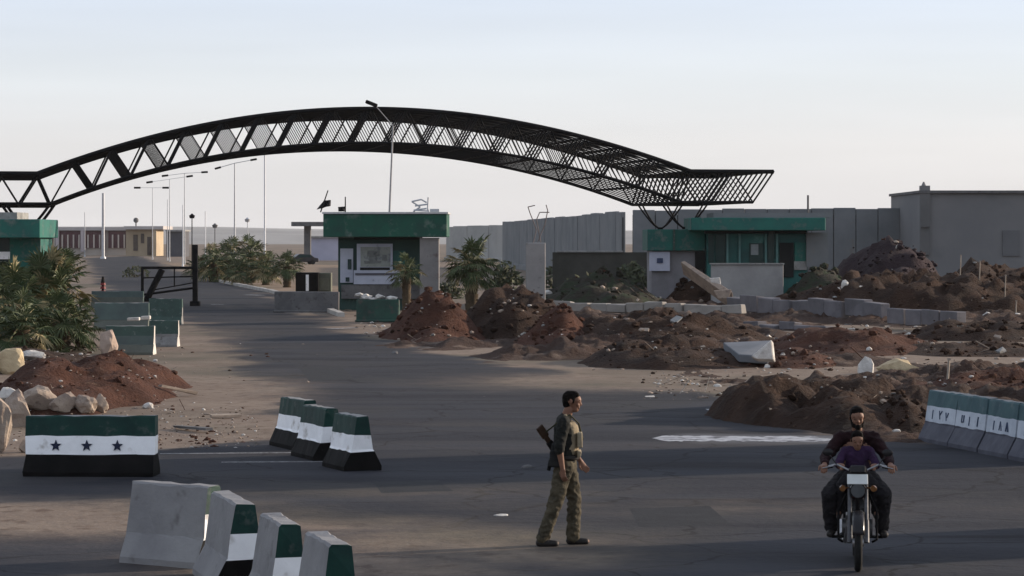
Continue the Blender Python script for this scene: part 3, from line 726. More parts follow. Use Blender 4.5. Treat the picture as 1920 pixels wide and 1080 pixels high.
an=empty('roof_antenna',P(790,397.5,130),0,'tangle of pale wire and bent sheet on the right of the booth roof','antenna')
m=MB(); q=Vector(an.location)
for pp in ([(775,397),(788,388),(772,378),(790,374),(800,380)],[(802,397),(803,370)],[(778,386),(802,383)],[(776,394),(800,391)]): m.path([P(x,y,130)-q for x,y in pp],.04,6)
m.build('bent_wire',POLE,an); m=MB(); m.box(P(790,395,130)-q,(.75,.3,.07),Matrix.Rotation(.06,3,'Y')); m.box(P(815,394.5,130)-q,(.45,.4,.14)); m.build('metal_sheet',POLE,an)
# ------------------------------------------------------------------ jersey barriers
def hw(z,Ht):
    pts=[(0,.30),(.07,.30),(.32,.17),(Ht,.095)]
    return interp(pts,z)
def barrier_mesh(name,L_,Ht,mats,side,end,bounds=(.30,.56),top=3):
    """side / end: three material indices low, middle, top"""
    lv=sorted(set([0,.07,.32,Ht-.02,Ht]+[b*Ht/.86 for b in bounds])); nx=8; rr=random.Random(name+str(L_)+str(bounds)); m=MB()
    def band(z): 
        return 0 if z<bounds[0]*Ht/.86 else 1 if z<bounds[1]*Ht/.86 else 2
    grid={}
    vs=[]
    for i in range(nx+1):
        x=-L_/2+L_*i/nx
        for sgn in (-1,1):
            for k,z in enumerate(lv):
                y=sgn*(hw(z,Ht)-(.02 if z==Ht else 0)); e=(.012 if 0<k else 0)
                grid[i,sgn,k]=len(vs)
                zb=any(abs(z-b_*Ht/.86)<1e-4 for b_ in bounds)
                vs.append((x+(rr.uniform(-e,e) if i in(0,nx) else 0),y+rr.uniform(-e,e)*.6,z+(rr.uniform(-.014,.006) if k>=len(lv)-2 else rr.uniform(-.009,.009) if zb else 0)))
    K=len(lv); groups={}
    def put(face,mi): groups.setdefault(mi,[]).append(face)
    for i in range(nx):
        for k in range(K-1):
            mid=(lv[k]+lv[k+1])/2
            for sgn in (-1,1):
                put((grid[i,sgn,k],grid[i+1,sgn,k],grid[i+1,sgn,k+1],grid[i,sgn,k+1]),side[band(mid)])
        put((grid[i,-1,K-1],grid[i+1,-1,K-1],grid[i+1,1,K-1],grid[i,1,K-1]),top)
        put((grid[i,-1,0],grid[i+1,-1,0],grid[i+1,1,0],grid[i,1,0]),0)
    for i in (0,nx):
        for k in range(K-1):
            put((grid[i,-1,k],grid[i,1,k],grid[i,1,k+1],grid[i,-1,k+1]),end[band((lv[k]+lv[k+1])/2)])
    fs=[];mi=[]
    for a,l in groups.items(): fs+=l; mi+=[a]*len(l)
    m.v=vs; m.f=fs; m.m=mi; m.sm=[False]*len(fs)
    return m
BM=[BLACKP,WHITEP,GREENP,CONC]
def barrier(front_top,direction,L_,Ht,label,side,end,mats=None,group='concrete barriers',bounds=(.30,.56),broad=False,tilt=0):
    """front_top: photo pixel of the middle of the near end's top edge; direction: world vector from near end to far end"""
    p=G(*front_top,z=Ht); d=Vector(direction).normalized()
    c=p+d*L_/2; m=barrier_mesh('concrete_barrier',L_,Ht,None,side,end,bounds)
    o=m.build('concrete_barrier',mats or BM,loc=(c.x,c.y,.006),rz=math.atan2(d.y,d.x)); o.rotation_euler[0]=tilt
    return tag(o,label,'barrier',group)
S3=(0,1,2); GR=(3,3,3)
# star painted barrier
st=barrier((52,779),(1,-.045,0),1.90,.88,'green white and black barrier with three dark stars on its white stripe',S3,S3,bounds=(.31,.575))
STAR=mat('dark_blue_star_paint',(.012,.018,.045),(.02,.025,.05),5,.7)
for x in (-.50,-.045,.405):
    m=MB(); zc=.445; slope=(hw(.60,.88)-hw(.30,.88))/.30
    pts=[]
    for k in range(10):
        r=.088 if k%2==0 else .037; t=math.pi/2+k*math.pi/5
        z=zc+r*math.sin(t); pts.append(Vector((x+r*math.cos(t),-hw(z,.88)-.016,z)))
    m.prism(pts,(0,.012,0)); m.build('star',STAR,st)
# three painted barriers by the road edge
G1='barriers painted green white and black at the road edge'
d1=(-.42,1,0)
for ft,L_,lab in (((680,781),1.0,'rightmost of the three striped barriers clustered at the road edge'),((622,766),1.15,'middle one of the three striped barriers at the road edge'),((581,751),1.25,'leftmost and farthest of the three striped barriers at the road edge')):
    barrier(ft,d1,L_,.82,lab,S3,S3,group=G1)
# foreground cluster: bare grey flanks, striped ends
G2='bare grey barriers with striped ends in the foreground'
GM=[BLACKP,WHITEP,GREENP,mat('barrier_concrete',(.26,.255,.255),(.20,.195,.20),1.2,.9,.25,14,c3=(.13,.12,.12),s3=3,f3=.32)]
barrier((402,911),(-.84,.54,0),1.06,.86,'broadside grey barrier at the back of the foreground cluster',GR,S3,GM,G2)
barrier((459,945),(-.28,1,0),1.42,.86,'second foreground barrier, showing a tall black and white striped end',GR,S3,GM,G2)
barrier((543,984),(-.25,1,0),1.15,.86,'third foreground barrier, its white stripe cut by the bottom edge',GR,S3,GM,G2)
barrier((638,1022),(-.26,1,0),1.15,.86,'rightmost foreground barrier, standing apart from the cluster',GR,S3,GM,G2)
# lettered barriers on the right
G3='faded green and white barriers with painted lettering'
RM=[BLUEGREY,mat('bluish_white_paint',(.50,.54,.60),(.38,.42,.48),3,.7,.1,20,c3=(.26,.28,.32),s3=8,f3=.3),mat('faded_teal_paint',(.065,.12,.13),(.045,.085,.10),2.2,.7,.1,20,c3=(.12,.15,.155),s3=6,f3=.33),CONC]
mk=mat('dark_blue_lettering',(.03,.05,.09),(.06,.08,.13),8,.7)
marks={0:[[(-.24,.10,-.24,-.10)],[(-.04,.10,.00,-.08),(.04,.10,-.02,.0)],[(.16,.08,.20,-.09),(.24,.08,.21,-.02)]],
       1:[[(-.26,.09,-.26,-.06),(-.20,.09,-.20,-.05),(-.26,-.06,-.20,-.05)],[(-.02,.08,-.02,-.11)],[(.24,.10,.23,-.10)]],
       2:[[(-.22,.09,-.22,-.10)],[(-.02,.09,-.04,-.09),(-.02,.09,.03,-.09)],[(.18,.09,.16,-.09),(.18,.09,.23,-.09)]],
       3:[[(-.2,.09,-.2,-.1)],[(.0,.09,.0,-.1)],[(.2,.09,.2,-.1)]]}
cx=[(1752,731),(1808,739),(1866,748),(1924,757)]
labs=['leftmost faded barrier in the lettered row, greener at its top','second lettered barrier with three separate dark strokes','third lettered barrier reaching the right edge of the photo','last lettered barrier, almost wholly past the right edge']
for i,(ft,lab) in enumerate(zip(cx,labs)):
    p0=G(*ft,z=.88); p1=G(ft[0]+57,ft[1]+8.2,z=.88); d=(p1-p0)
    o=barrier(ft,d,d.length*.97,.88,lab,S3,S3,RM,G3,bounds=(.34,.60))
    sc=d.length/1.0*.92
    for ch in marks[i]:
        m=MB()
        for (x0,z0,x1,z1) in ch:
            za,zb=.475+z0*.78,.475+z1*.78
            m.tube((x0*sc*1.15,-hw(za,.88)-.004,za),(x1*sc*1.15,-hw(zb,.88)-.004,zb),.013,n=6)
        m.build('letter',mk,o)
# far left row
G4='faded green barriers beside the palm clump'
LM=[mat('greenish_concrete',(.125,.135,.115),(.10,.105,.095),1.5,.9,.2,10,c3=(.07,.07,.06),s3=3,f3=.3),mat('faded_green_grey',(.10,.135,.125),(.08,.10,.10),1.4,.9),PALEGREEN,CONC,ROCKW]
barrier((200,611),(1,-.03,0),1.45,.86,'dull green barrier lying beside the rounded stone',S3,(4,4,4),LM,G4)
barrier((280,601),(1,-.03,0),.95,.84,'teal topped barrier with a bright white end near the road',(3,3,2),(4,4,4),LM,G4,bounds=(.30,.42))
barrier((178,568),(1,-.03,0),2.1,1.0,'long dull barrier in the second row by the palms',(0,1,1),S3,LM,G4)
barrier((280,560),(1,-.05,0),1.35,1.05,'teal barrier at the end of the second row by the palms',(2,2,2),(3,3,2),LM,G4)
barrier((172,546),(1,-.02,0),2.6,.85,'grey green barrier of the farthest row behind the palms',(0,0,1),S3,LM,G4)
# slab barrier in front of the booth and green one beside it
def slab(name,px0,px1,py0,py1,depth,m_,label,cat,extra=None,rz=0,group=None):
    a=G((px0+px1)/2,py1); w_=(px1-px0)/F*a.y; h_=(py1-py0)/F*a.y
    m=MB(); m.box((0,depth/2,h_/2),(w_,depth,h_),jit=.02); m.box((0,depth/2,.05),(w_+.1,depth+.25,.1))
    o=m.build(name,m_,None,.03,loc=(a.x,a.y,.004),rz=rz); return tag(o,label,cat,group)
slab('concrete_block',514,635,547,586,.6,CONCD,'long dark grey concrete block across the lane at the booth','concrete block')
slab('concrete_barrier',668,748,562,604,.6,mat('dark_faded_green',(.035,.085,.065),(.03,.05,.045),1.2,.8,.2,8,c3=(.08,.07,.065),s3=2.2,f3=.4),'dark green barrier heaped with white debris right of the booth lane','barrier')
m=MB()
for i in range(9):
    p=P(random.uniform(668,738),random.uniform(553,561),111.5); m.rock(p,(random.uniform(.15,.34),.2,random.uniform(.06,.13)),i+40,1)
tag(m.build('debris',ROCKW),'white broken plaster lying along the green barrier','debris',kind='stuff')
bx=empty('equipment_box',G(580,560)+Vector((0,2,0)),0,'black box with a white stripe behind the concrete block','box'); q=Vector(bx.location)
m=MB(); a=P(577,530,q.y)-q; m.box((a.x,0,.75),(1.35,1.0,1.5)); m.build('body',BLACKP,bx,.03)
m=MB(); a=P(577.5,0,q.y)-q; m.box((a.x,-.55,.9),(.17,.06,.95)); m.build('stripe',WHITEP,bx)
bx=empty('equipment_box',G(602,560)+Vector((0,2.5,0)),0,'grey green box between the black box and the booth','box'); q=Vector(bx.location)
m=MB(); m.box((0,0,.75),(.9,.8,1.45)); m.build('body',mat('olive_grey_box',(.14,.145,.11),(.10,.10,.08),1,.8),bx,.03); m=MB(); m.box((0,-.43,.8),(.6,.05,.7)); m.build('door',mat('olive_grey_door',(.17,.17,.13)),bx)

# ------------------------------------------------------------------ black metal gate frame
gp=G(318,574); gt=empty('metal_gate',gp,0,'black metal gate frame with a diagonal strut beside a tall post','gate'); Yg=gp.y
def gl(px,py): return P(px,py,Yg)-gp
m=MB(); m.box(gl(366,515),(.26,.26,3.1)); m.box(gl(366,571),(.5,.5,.35)); m.build('post',STEEL,gt,.02)
m=MB()
for a,b,r in (((265,502),(363,502),.07),((267,502),(267,562),.08),((265,553),(363,540),.06),((276,560),(304,505),.17),((327,503),(327,538),.035),((270,521),(363,518),.035),((280,545),(363,530),.03),((262,562),(292,562),.1)): m.tube(gl(*a),gl(*b),r,n=8)
m.build('frame',STEEL,gt)
# red and black marker post
rp=G(193,566); r_=empty('marker_post',rp,0,'narrow red and black marker post on the left of the far lane','post'); Yr=rp.y
m=MB(); m.tube((0,0,0),(0,0,1.35),.07,.07,8); m.tube((0,0,1.0),(0,0,1.4),.13,.05,8); m.build('shaft',BLACKP,r_)
m=MB()
for z in (.5,.72,.92): m.tube((0,0,z),(0,0,z+.13),.16,.13,10)
m.build('red_reflector',mat('red_reflector',(.20,.02,.022),(.14,.015,.018),5,.5),r_)
# distant car
def car(px,py,length,label,body,rz):
    p=G(px,py); root=empty('parked_car',p,rz,label,'car'); L2=length/2
    prof=[(-L2,.35),(-L2,.85),(-L2*.75,.95),(-L2*.45,1.42),(L2*.25,1.45),(L2*.55,.98),(L2*.95,.85),(L2,.4)]
    m=MB(); m.prism([(x,-.8,z) for x,z in prof],(0,1.6,0)); m.build('body',body,root,.08)
    m=MB()
    m.prism([(x,-.815,z) for x,z in ((-L2*.62,.98),(-L2*.42,1.34),(L2*.2,1.36),(L2*.42,.98))],(0,1.63,0)); m.build('window',GLASSD,root)
    for sx in (-.62,.62):
        for sy in (-1,1):
            m=MB(); m.tube((L2*sx,sy*.62,.32),(L2*sx,sy*.84,.32),.32,n=16); m.build('wheel',RUBBER,root)
    for sy in (-.55,.55):
        m=MB(); m.box((L2-.02,sy,.68),(.08,.35,.16)); m.build('headlight',WHITEP,root)
car(566,496,4.3,'dark car parked below the distant canopy',mat('dark_car_paint',(.03,.028,.032),(.04,.036,.04),1,.3),R(200))
# ------------------------------------------------------------------ palms
def fan_palm(loc,crown_h,rad,nf,seed,label,spike=0.0,trunk=True,dry=.12,group='fan palms',nl=15):
    rr=random.Random(seed); root=empty('fan_palm',loc,0,label,'palm',group)
    m=MB(); d=MB()
    def frond(mb,az,el,Lp,Lf,wid):
        dirv=Vector((math.cos(az)*math.cos(el),math.sin(az)*math.cos(el),math.sin(el)))
        base=Vector((0,0,crown_h-.1+rr.uniform(-.25,.1)*rad)); pts=[base]
        g=Vector((0,0,-1)); cur=dirv.copy()
        for i in range(4):
            cur=(cur+g*.10*(1+.5*i)*(.4 if el>1.1 else 1)).normalized(); pts.append(pts[-1]+cur*Lp/4)
        mb.path(pts,[.028*rad,.022*rad,.018*rad,.014*rad,.012*rad],4)
        tip=pts[-1]; side=cur.cross(Vector((0,0,1)))
        if side.length<.05: side=Vector((math.sin(az),-math.cos(az),0))
        side.normalize(); up=side.cross(cur).normalized(); tilt=rr.uniform(-.35,.35); 
        side=(side*math.cos(tilt)+up*math.sin(tilt)).normalized()
        for k in range(nl):
            a=(k/(nl-1)-.5)*2*R(rr.uniform(98,118)); L_=Lf*(1-.30*abs(a)/1.9)*rr.uniform(.8,1.1)
            dv=(cur*math.cos(a)+side*math.sin(a)).normalized()
            nrm=dv.cross(up).normalized(); 
            mid=tip+dv*L_*.55+Vector((0,0,-.04*L_)); end=tip+dv*L_+Vector((0,0,-rr.uniform(.12,.42)*L_))
            wv=nrm*wid*rr.uniform(.8,1.2); fold=up*wid*.5
            mb.add([tip,mid-wv+fold*.4,end,mid+wv+fold*.4,mid-fold],[(0,1,4),(1,2,4),(2,3,4),(3,0,4)])
    for i in range(nf):
        t=(i+.5)/nf; el=R(82-100*t**.9)+rr.uniform(-.15,.15)
        if rr.random()<spike: el=R(rr.uniform(58,86))
        az=i*2.39996+rr.uniform(-.3,.3)
        dryf=(el<R(-5) and rr.random()<.6) or rr.random()<dry
        frond(d if dryf else m,az,el,rad*rr.uniform(.42,.72),rad*rr.uniform(.36,.52),rad*.024)
    m.build('crown',LEAF,root); 
    if d.v: d.build('dry_fronds',LEAFD,root)
    if trunk:
        t=MB(); n=7
        for i in range(n):
            z0=-.4+(crown_h+.3)*i/n; z1=-.4+(crown_h+.3)*(i+1)/n; t.tube((0,0,z0),(0,0,z1),.15*rad+.03,.19*rad+.03,9)
        t.build('trunk',BARK,root)
    return root
def gp_(px,py,z=None):
    p=G(px,py); p.z=ground_z(p.x,p.y)-.03; return p
GL='fan palms of the clump on the left'
def palm_at(px,Y,crown_py,rad_px,nf,seed,label,**k):
    x=(px-960)/F*Y; g0=ground_z(x,Y)-.03; ch=H-(crown_py-HY)/F*Y-g0
    return fan_palm(Vector((x,Y,g0)),max(ch,.25),rad_px/F*Y,nf,seed,label,**k)
palm_at(90,86,552,100,58,1,'tallest spiky fan palm of the left clump, against the red soil heap',spike=.45,dry=.32,group=GL)
palm_at(25,84,565,95,50,2,'fan palm at the left edge of the photo in front of the teal booth',spike=.25,group=GL)
palm_at(115,82,600,84,50,3,'low dense fan palm at the front of the left clump',dry=.08,group=GL)
palm_at(40,80,612,84,50,4,'lowest fan palm of the left clump, just above the yellow rock',dry=.05,group=GL)
palm_at(118,90,520,66,44,5,'tall thin fronded palm leaning out of the back of the left clump',spike=.7,dry=.55,group=GL)
palm_at(-40,88,530,90,44,6,'half hidden palm cut off by the left edge of the photo',group=GL)
palm_at(150,85,608,50,36,16,'small palm on the roadward side of the left clump',group=GL)
GMd='small palms in the median'
for i,(px,cy,r,Y,lab) in enumerate(((400,492,38,215,'first median palm right of the metal gate post'),(432,484,42,222,'tallest bushy palm of the median group'),(470,480,42,210,'median palm just left of the white pole'),(498,500,32,200,'low median palm at the foot of the white pole'),(538,497,32,190,'separate median palm right of the white pole'),(376,500,28,240,'small median palm behind the gate post'),(448,506,30,200,'low dry palm in front of the median group'))):
    palm_at(px,Y,cy,r*1.25,50,20+i,lab,group=GMd,nl=13,dry=.15)
palm_at(884,112,494,64,62,31,'fan palm between the booth column and the square pillar',group='palms by the middle booth',dry=.18)
palm_at(762,124,505,42,34,32,'drooping palm half hiding the front of the middle booth',group='palms by the middle booth',dry=.3)
# low scrub bushes
def bush(px,py,w_px,h_px,seed,label,m_=None):
    p=gp_(px,py); s=p.y/F; rr=random.Random(seed); rx,rz=w_px*s/2,h_px*s; mb=MB()
    st=MB()
    for i in range(9):
        a=rr.uniform(0,6.28); e=Vector((math.cos(a)*rx*.7,math.sin(a)*rx*.5,rz*rr.uniform(.4,.8))); st.tube((0,0,0),e,.02,.008,5)
    for i in range(int(380)):
        a=rr.uniform(0,6.28); r_=rr.random()**.5; c=Vector((math.cos(a)*r_*rx,math.sin(a)*r_*rx*.7,rz*rr.random()**.8*(1-.55*r_*r_)))
        if noise.noise(c*1.8/max(rx,.3)+Vector((seed,0,0)))<-.12: continue
        n1=Vector((rr.gauss(0,1),rr.gauss(0,1),rr.gauss(0,1))).normalized(); n2=n1.orthogonal().normalized(); l=rz*.13*rr.uniform(.6,1.4)
        mb.add([c-n1*l,c+n2*l*.4,c+n1*l,c-n2*l*.4],[(0,1,2,3)])
    root=empty('scrub_bush',p,0,label,'bush','scrub bushes'); mb.build('foliage',m_ or mat('scrub_leaf',(.030,.040,.020),(.055,.06,.03),2,.7,c3=(.10,.09,.05),s3=5,f3=.3),root); st.build('stem',BARK,root)
bush(1845,502,60,46,1,'dark scrub bush against the tall grey building')
bush(1898,500,50,40,2,'dark scrub bush at the right edge below the tall building')
bush(1075,535,100,52,3,'low dark bush on the bank right of the square pillar')
bush(1150,530,105,55,4,'low dark bush below the bright gap in the blast wall')
bush(1185,545,70,60,11,'upright dark bush at the right end of the dark low wall')
bush(1055,540,70,62,12,'upright dark bush at the left end of the dark low wall')
bush(1105,560,120,52,5,'wide dark bush in the hollow before the scrubby bank')
bush(950,548,60,60,6,'leafless dark bush left of the square pillar')
bush(255,520,50,24,7,'dry bush on the far lane verge')
bush(845,560,55,40,8,'shaggy bush at the foot of the booth column')

# ------------------------------------------------------------------ stones, slabs, debris
def rock(px,py,w_px,h_px,seed,label,m_=ROCK,sub=3,dy=.9,group='loose stones',name='rock',cat='rock'):
    Y=F*H/(py-HY); x=(px-960)/F*Y; gz=ground_z(x,Y)
    for _ in range(8):
        Y=F*(H-gz)/(py-HY); x=(px-960)/F*Y; gz=.5*gz+.5*ground_z(x,Y)
    s=Y/F; r=(w_px*s/2*1.15,w_px*s/2*dy,h_px*s*.62); m=MB(); m.rock((0,0,r[2]*.75),r,seed,sub)
    o=m.build(name,m_,loc=(x,Y,gz-.03)); return tag(o,label,cat,group)
rock(18,700,58,46,3,'big yellow limestone block at the left edge above the soil heap',ROCKY)
rock(62,672,44,16,4,'flat white slab of rock beside the yellow limestone block',ROCKW)
rock(204,668,38,54,5,'rounded upright stone catching sunlight beside the green barriers',mat('warm_rounded_stone',(.42,.32,.26),(.33,.25,.2),3,.9,.4,12),dy=.8)
rock(75,772,62,42,6,'grey tan boulder behind the left end of the star barrier',ROCK)
rock(30,800,56,62,7,'jagged tan boulder left of the star barrier',ROCK)
rock(2,850,38,120,8,'tall tan boulder cut by the left edge',ROCK)
rock(120,768,46,34,9,'grey boulder behind the middle of the star barrier',ROCK)
rock(160,775,40,30,10,'pitted boulder behind the star barrier, right of two others',ROCK)
rock(190,772,26,34,12,'upright pale stone behind the star barrier',ROCK)
rock(15,744,40,30,13,'pale stone on the left edge between two boulders',ROCKW)
rock(243,704,15,14,15,'small white stone on the crest of the red soil heap',ROCKW,2)
rock(286,712,26,20,16,'tan stone on the roadward flank of the red soil heap',ROCK,2)
rock(278,766,22,14,17,'white chunk at the foot of the red soil heap',ROCKW,2)
rock(55,848,40,26,18,'reddish stone at the left end of the star barrier',ROCK,2)
rock(1825,515,19,24,21,'yellow rounded rock on the slope below the tall building',ROCKY)
rock(1708,503,13,14,22,'pale stone on the right flank of the purple heap',ROCKW,2)
rock(1730,515,11,14,23,'second pale stone right of the purple heap',ROCKW,2)
rock(1622,715,34,44,24,'upright broken pale block on the crest of the broad dark heap',ROCKW,2)
rock(1680,700,70,26,25,'sunlit tan slab of rock right of the upright broken block',ROCKY,2)
rock(862,622,22,26,26,'pale stone at the foot of the left hump of the dark heap',ROCKW,2)
rock(790,612,44,34,27,'pinkish boulder left of the left hump of the dark heap',mat('pinkish_stone',(.34,.25,.21),(.25,.18,.15),2,.9,.5,10),3)
rock(812,578,34,14,28,'flat white piece on the left hump of the dark heap',ROCKW,2)
rock(1000,535,18,12,29,'pale chunk beside the square pillar',ROCKW,2)
rock(1195,622,14,9,30,'small white stone on the long dark ridge',ROCKW,2)
rock(1138,650,22,10,31,'white stone left of the low wide heap',ROCKW,2)
rock(1438,690,14,9,32,'white stone below the tilted grey slab',ROCKW,2)
rock(1345,725,13,7,33,'white stone at the tip of the dusty patch',ROCKW,2)
rock(1738,797,12,11,34,'bright white stone beside the first lettered barrier',ROCKW,2)
rock(1680,812,18,9,35,'white stone at the foot of the smooth brown cone',ROCKW,2)
rock(1850,602,18,16,36,'white stone at the right end of the kerb wall',ROCKW,2)
rock(1905,602,26,16,37,'white stone by the right edge behind the far right earth ridge',ROCKW,2)
rock(740,664,12,8,38,'small dark stone on the dusty verge',CONCD,2)
rock(1720,768,18,12,39,'grey stone on the slope left of the lettered barriers',ROCK,2)
rock(938,968,34,9,41,'flat white scrap lying on the road left of the soldier',ROCKW,2,name='debris_scrap',cat='scrap')
rock(880,975,26,6,42,'flat dark scrap lying on the road left of the white scrap',CONCD,2,name='debris_scrap',cat='scrap')
rock(990,878,20,10,43,'small dark clod on the road behind the soldier',CONCD,2)

def slabpiece(name,corners,Y,thick,m_,label,cat='slab',jit=.02):
    """flat broken slab from four photo corners at depth Y (list of depths allowed)"""
    Ys=Y if isinstance(Y,(list,tuple)) else [Y]*4
    pts=[P(x,y,d) for (x,y),d in zip(corners,Ys)]; c=sum(pts,Vector())/4
    n=(pts[1]-pts[0]).cross(pts[3]-pts[0]).normalized()
    if n.y<0: n=-n
    m=MB(); m.prism([p-c for p in pts],n*thick); o=m.build(name,m_,None,.02,loc=c); return tag(o,label,cat,'broken slabs')
slabpiece('concrete_slab',[(1356,642),(1446,638),(1440,668),(1385,664)],[74,74,72,72],.22,mat('blue_grey_slab',(.17,.18,.20),(.13,.14,.155),1,.9),'tilted blue grey concrete slab in the rubble field')
slabpiece('concrete_slab',[(1408,668),(1446,636),(1450,674),(1418,672)],[71.7,71.7,71.6,71.6],.2,ROCKW,'bright white broken end under the tilted grey slab')
slabpiece('concrete_slab',[(1276,491),(1283,489),(1373,547),(1362,553)],[126,126,124,124],.9,ROCK,'long slab leaning on the earth heap in front of the white low wall')
slabpiece('concrete_slab',[(1330,522),(1350,520),(1352,534),(1334,530)],[123.5]*4,.2,ROCKW,'bright white chip on the leaning slab')
slabpiece('concrete_slab',[(1338,545),(1372,543),(1366,560),(1346,560)],[123]*4,.3,ROCK,'broken tan block at the lower end of the leaning slab')
slabpiece('plaster_scrap',[(238,596),(261,595),(261,601),(238,602)],[93.5]*4,.3,ROCKW,'wider white plaster scrap on the green barrier by the palms','scrap')
slabpiece('plaster_scrap',[(264,593),(281,592),(281,599),(264,600)],[94]*4,.3,ROCKW,'smaller white plaster scrap beside the wider one by the palms','scrap')
# ruined block at right
rb_=empty('ruined_block',G(1586,588),0,'broken chunk of pinkish masonry with a white chipped top in the rubble field','ruin'); q=Vector(rb_.location); Yq=q.y
m=MB(); PM=mat('pinkish_masonry',(.20,.135,.115),(.12,.085,.075),2,.9,.6,8,c3=(.30,.24,.20),s3=3,f3=.3)
for (x,y,w_,h_,sd_) in ((1574,566,16,20,51),(1594,568,16,18,52),(1585,552,18,18,53),(1606,556,9,16,54)): 
    s_=Yq/F; m.rock(P(x,y,Yq)-q,(w_*s_,w_*s_*.8,h_*s_),sd_,3,amp=.25)
m.build('masonry',PM,rb_); m=MB()
for (x,y,w_,h_,sd_) in ((1584,536,9,12,55),(1603,543,8,7,56),(1572,546,5,9,57)):
    s_=Yq/F; m.rock(P(x,y,Yq-.25)-q,(w_*s_,w_*s_*.8,h_*s_),sd_,2)
m.build('pale_edge',ROCKW,rb_)
# long low kerb wall
def lowwall(a,b,hh,th,label,m_=CONC,n=10,z0=0):
    A,B=G(*a),G(*b); root=empty('low_wall',A,math.atan2((B-A).y,(B-A).x),label,'wall','low concrete walls in the rubble field'); L_=(B-A).length
    for i in range(n):
        m=MB(); m.box((L_*(i+.5)/n,random.uniform(-.1,.1),hh/2+z0+random.uniform(-.12,.02)),(L_/n*random.uniform(.9,.985),th,hh),Matrix.Rotation(random.uniform(-.03,.03),3,'Y'),jit=.035); m.build('wall_segment',m_,root,.03)
LWM=mat('lilac_grey_concrete',(.17,.16,.172),(.11,.105,.113),.8,.9,.2,8,c3=(.09,.085,.09),s3=1.5,f3=.3)
lowwall((1368,592),(1660,607),.72,.45,'long grey kerb wall across the rubble field',LWM,9,.22)
lowwall((1668,616),(1800,622),.6,.45,'shorter kerb wall segment further right, slightly nearer',LWM,4,.22)
lowwall((1040,592),(1395,600),.40,.4,'thin pale concrete edge above the long dark ridge',mat('pale_kerb_line',(.34,.31,.28),(.25,.23,.21),.8,.9),10,.3)
lowwall((1402,616),(1560,622),.3,.5,'short pale kerb piece in front of the long kerb wall',LWM,5)
# stakes
for i,(px,py,h_px,lab) in enumerate(((1534,565,28,'short pale stake left of the ruined block'),(1800,585,40,'leftmost of the three thin stakes at the right'),(1836,588,36,'middle one of the three thin stakes at the right'),(1884,590,40,'rightmost of the three thin stakes at the right'),(1904,598,34,'thin stake nearest the right edge'),(1776,742,34,'pale stake behind the first lettered barrier'))):
    Y=F*H/(py-HY); x=(px-960)/F*Y; g0=ground_z(x,Y); m=MB(); hh=h_px*Y/F
    m.tube((0,0,-.2),(.04,0,hh),.028,.025,6); m.box((.04,0,hh),(.07,.06,.05)); tag(m.build('stake',mat('stake_wood',(.36,.31,.26),(.27,.22,.18),4,.9),loc=(x,Y,g0)),lab,'stake','thin stakes in the rubble')
# loose rubble
def rubble(name,label,areas,seed,mats,sizes=(2,6)):
    rr=random.Random(seed); m=MB()
    for (x0,x1,y0,y1,n) in areas:
        for _ in range(n):
            px,py=rr.uniform(x0,x1),rr.uniform(y0,y1); p=G(px,py); 
            z=ground_z(p.x,p.y)
            s=p.y/F*rr.choice((1,1.3,1.6,2,2.5,3.4))*rr.uniform(*sizes)/2.6
            if rr.random()<.13 and sizes[1]>3:
                m.box((p.x,p.y,z+s*.3),(s*rr.uniform(1.5,3.5),s*rr.uniform(1,2),s*rr.uniform(.3,.7)),Matrix.Rotation(rr.uniform(-.6,.6),3,'X')@Matrix.Rotation(rr.uniform(0,3),3,'Z'),mi=rr.randrange(len(mats)),jit=s*.2); continue
            if rr.random()<.05 and sizes[1]>3:
                aa=rr.uniform(0,6.28); L_=s*rr.uniform(4,9); m.tube((p.x,p.y,z),(p.x+math.cos(aa)*L_,p.y+math.sin(aa)*L_*.5,z+L_*rr.uniform(.1,.7)),s*.13,n=5,mi=rr.randrange(len(mats))); continue
            m.rock((p.x,p.y,z+s*.1),(s,s*rr.uniform(.6,1),s*rr.uniform(.35,.8)),rr.randint(0,9999),1,mi=rr.randrange(len(mats)))
    tag(m.build(name,mats),label,kind='stuff')
rubble('rubble','scattered stones and broken concrete over the bulldozed ground',[(740,1060,590,650,320),(1040,1920,560,620,520),(1100,1920,600,700,700),(1420,1920,680,800,520),(1200,1420,700,750,200),(980,1300,640,665,120),(1400,1920,500,565,480),(1020,1330,520,585,300),(660,780,585,635,90)],5,[ROCK,SOILD,SOIL,CONC,ROCK,SOILD,ROCK,ROCKW])
rubble('rubble','scattered stones and splinters along the left verge',[(40,310,655,790,420),(270,490,765,842,330),(0,60,760,860,60),(230,330,690,770,70),(330,600,640,770,40)],6,[ROCK,SOIL,ROCK,SOILD,SOIL,ROCKW],(1.2,4))
rubble('gravel','small grit strewn over the dusty foreground',[(0,1920,860,1078,160),(560,1000,660,860,40)],8,[ROCK,CONCD,ROCK],(1,2))
for i,(a,b,lab) in enumerate((((180,690),(240,692),'pale plank lying on the red soil heap'),((300,745),(368,742),'thin pale batten at the edge of the dusty verge'),((330,805),(392,812),'dark batten lying on the dusty verge'),((395,785),(450,783),'broken pale batten among the splinters'))):
    A,B=G(*a),G(*b); A.z=ground_z(A.x,A.y)+.05; B.z=ground_z(B.x,B.y)+.05; m=MB(); m.box(((B-A).length/2,0,0),((B-A).length,.12,.05),jit=.015)
    o=m.build('plank',mat('weathered_wood',(.34,.28,.23),(.22,.18,.15),4,.9) if i!=2 else CONCD,loc=A); o.rotation_euler=((B-A).to_track_quat('X','Z')).to_euler(); tag(o,lab,'plank','planks on the ground')
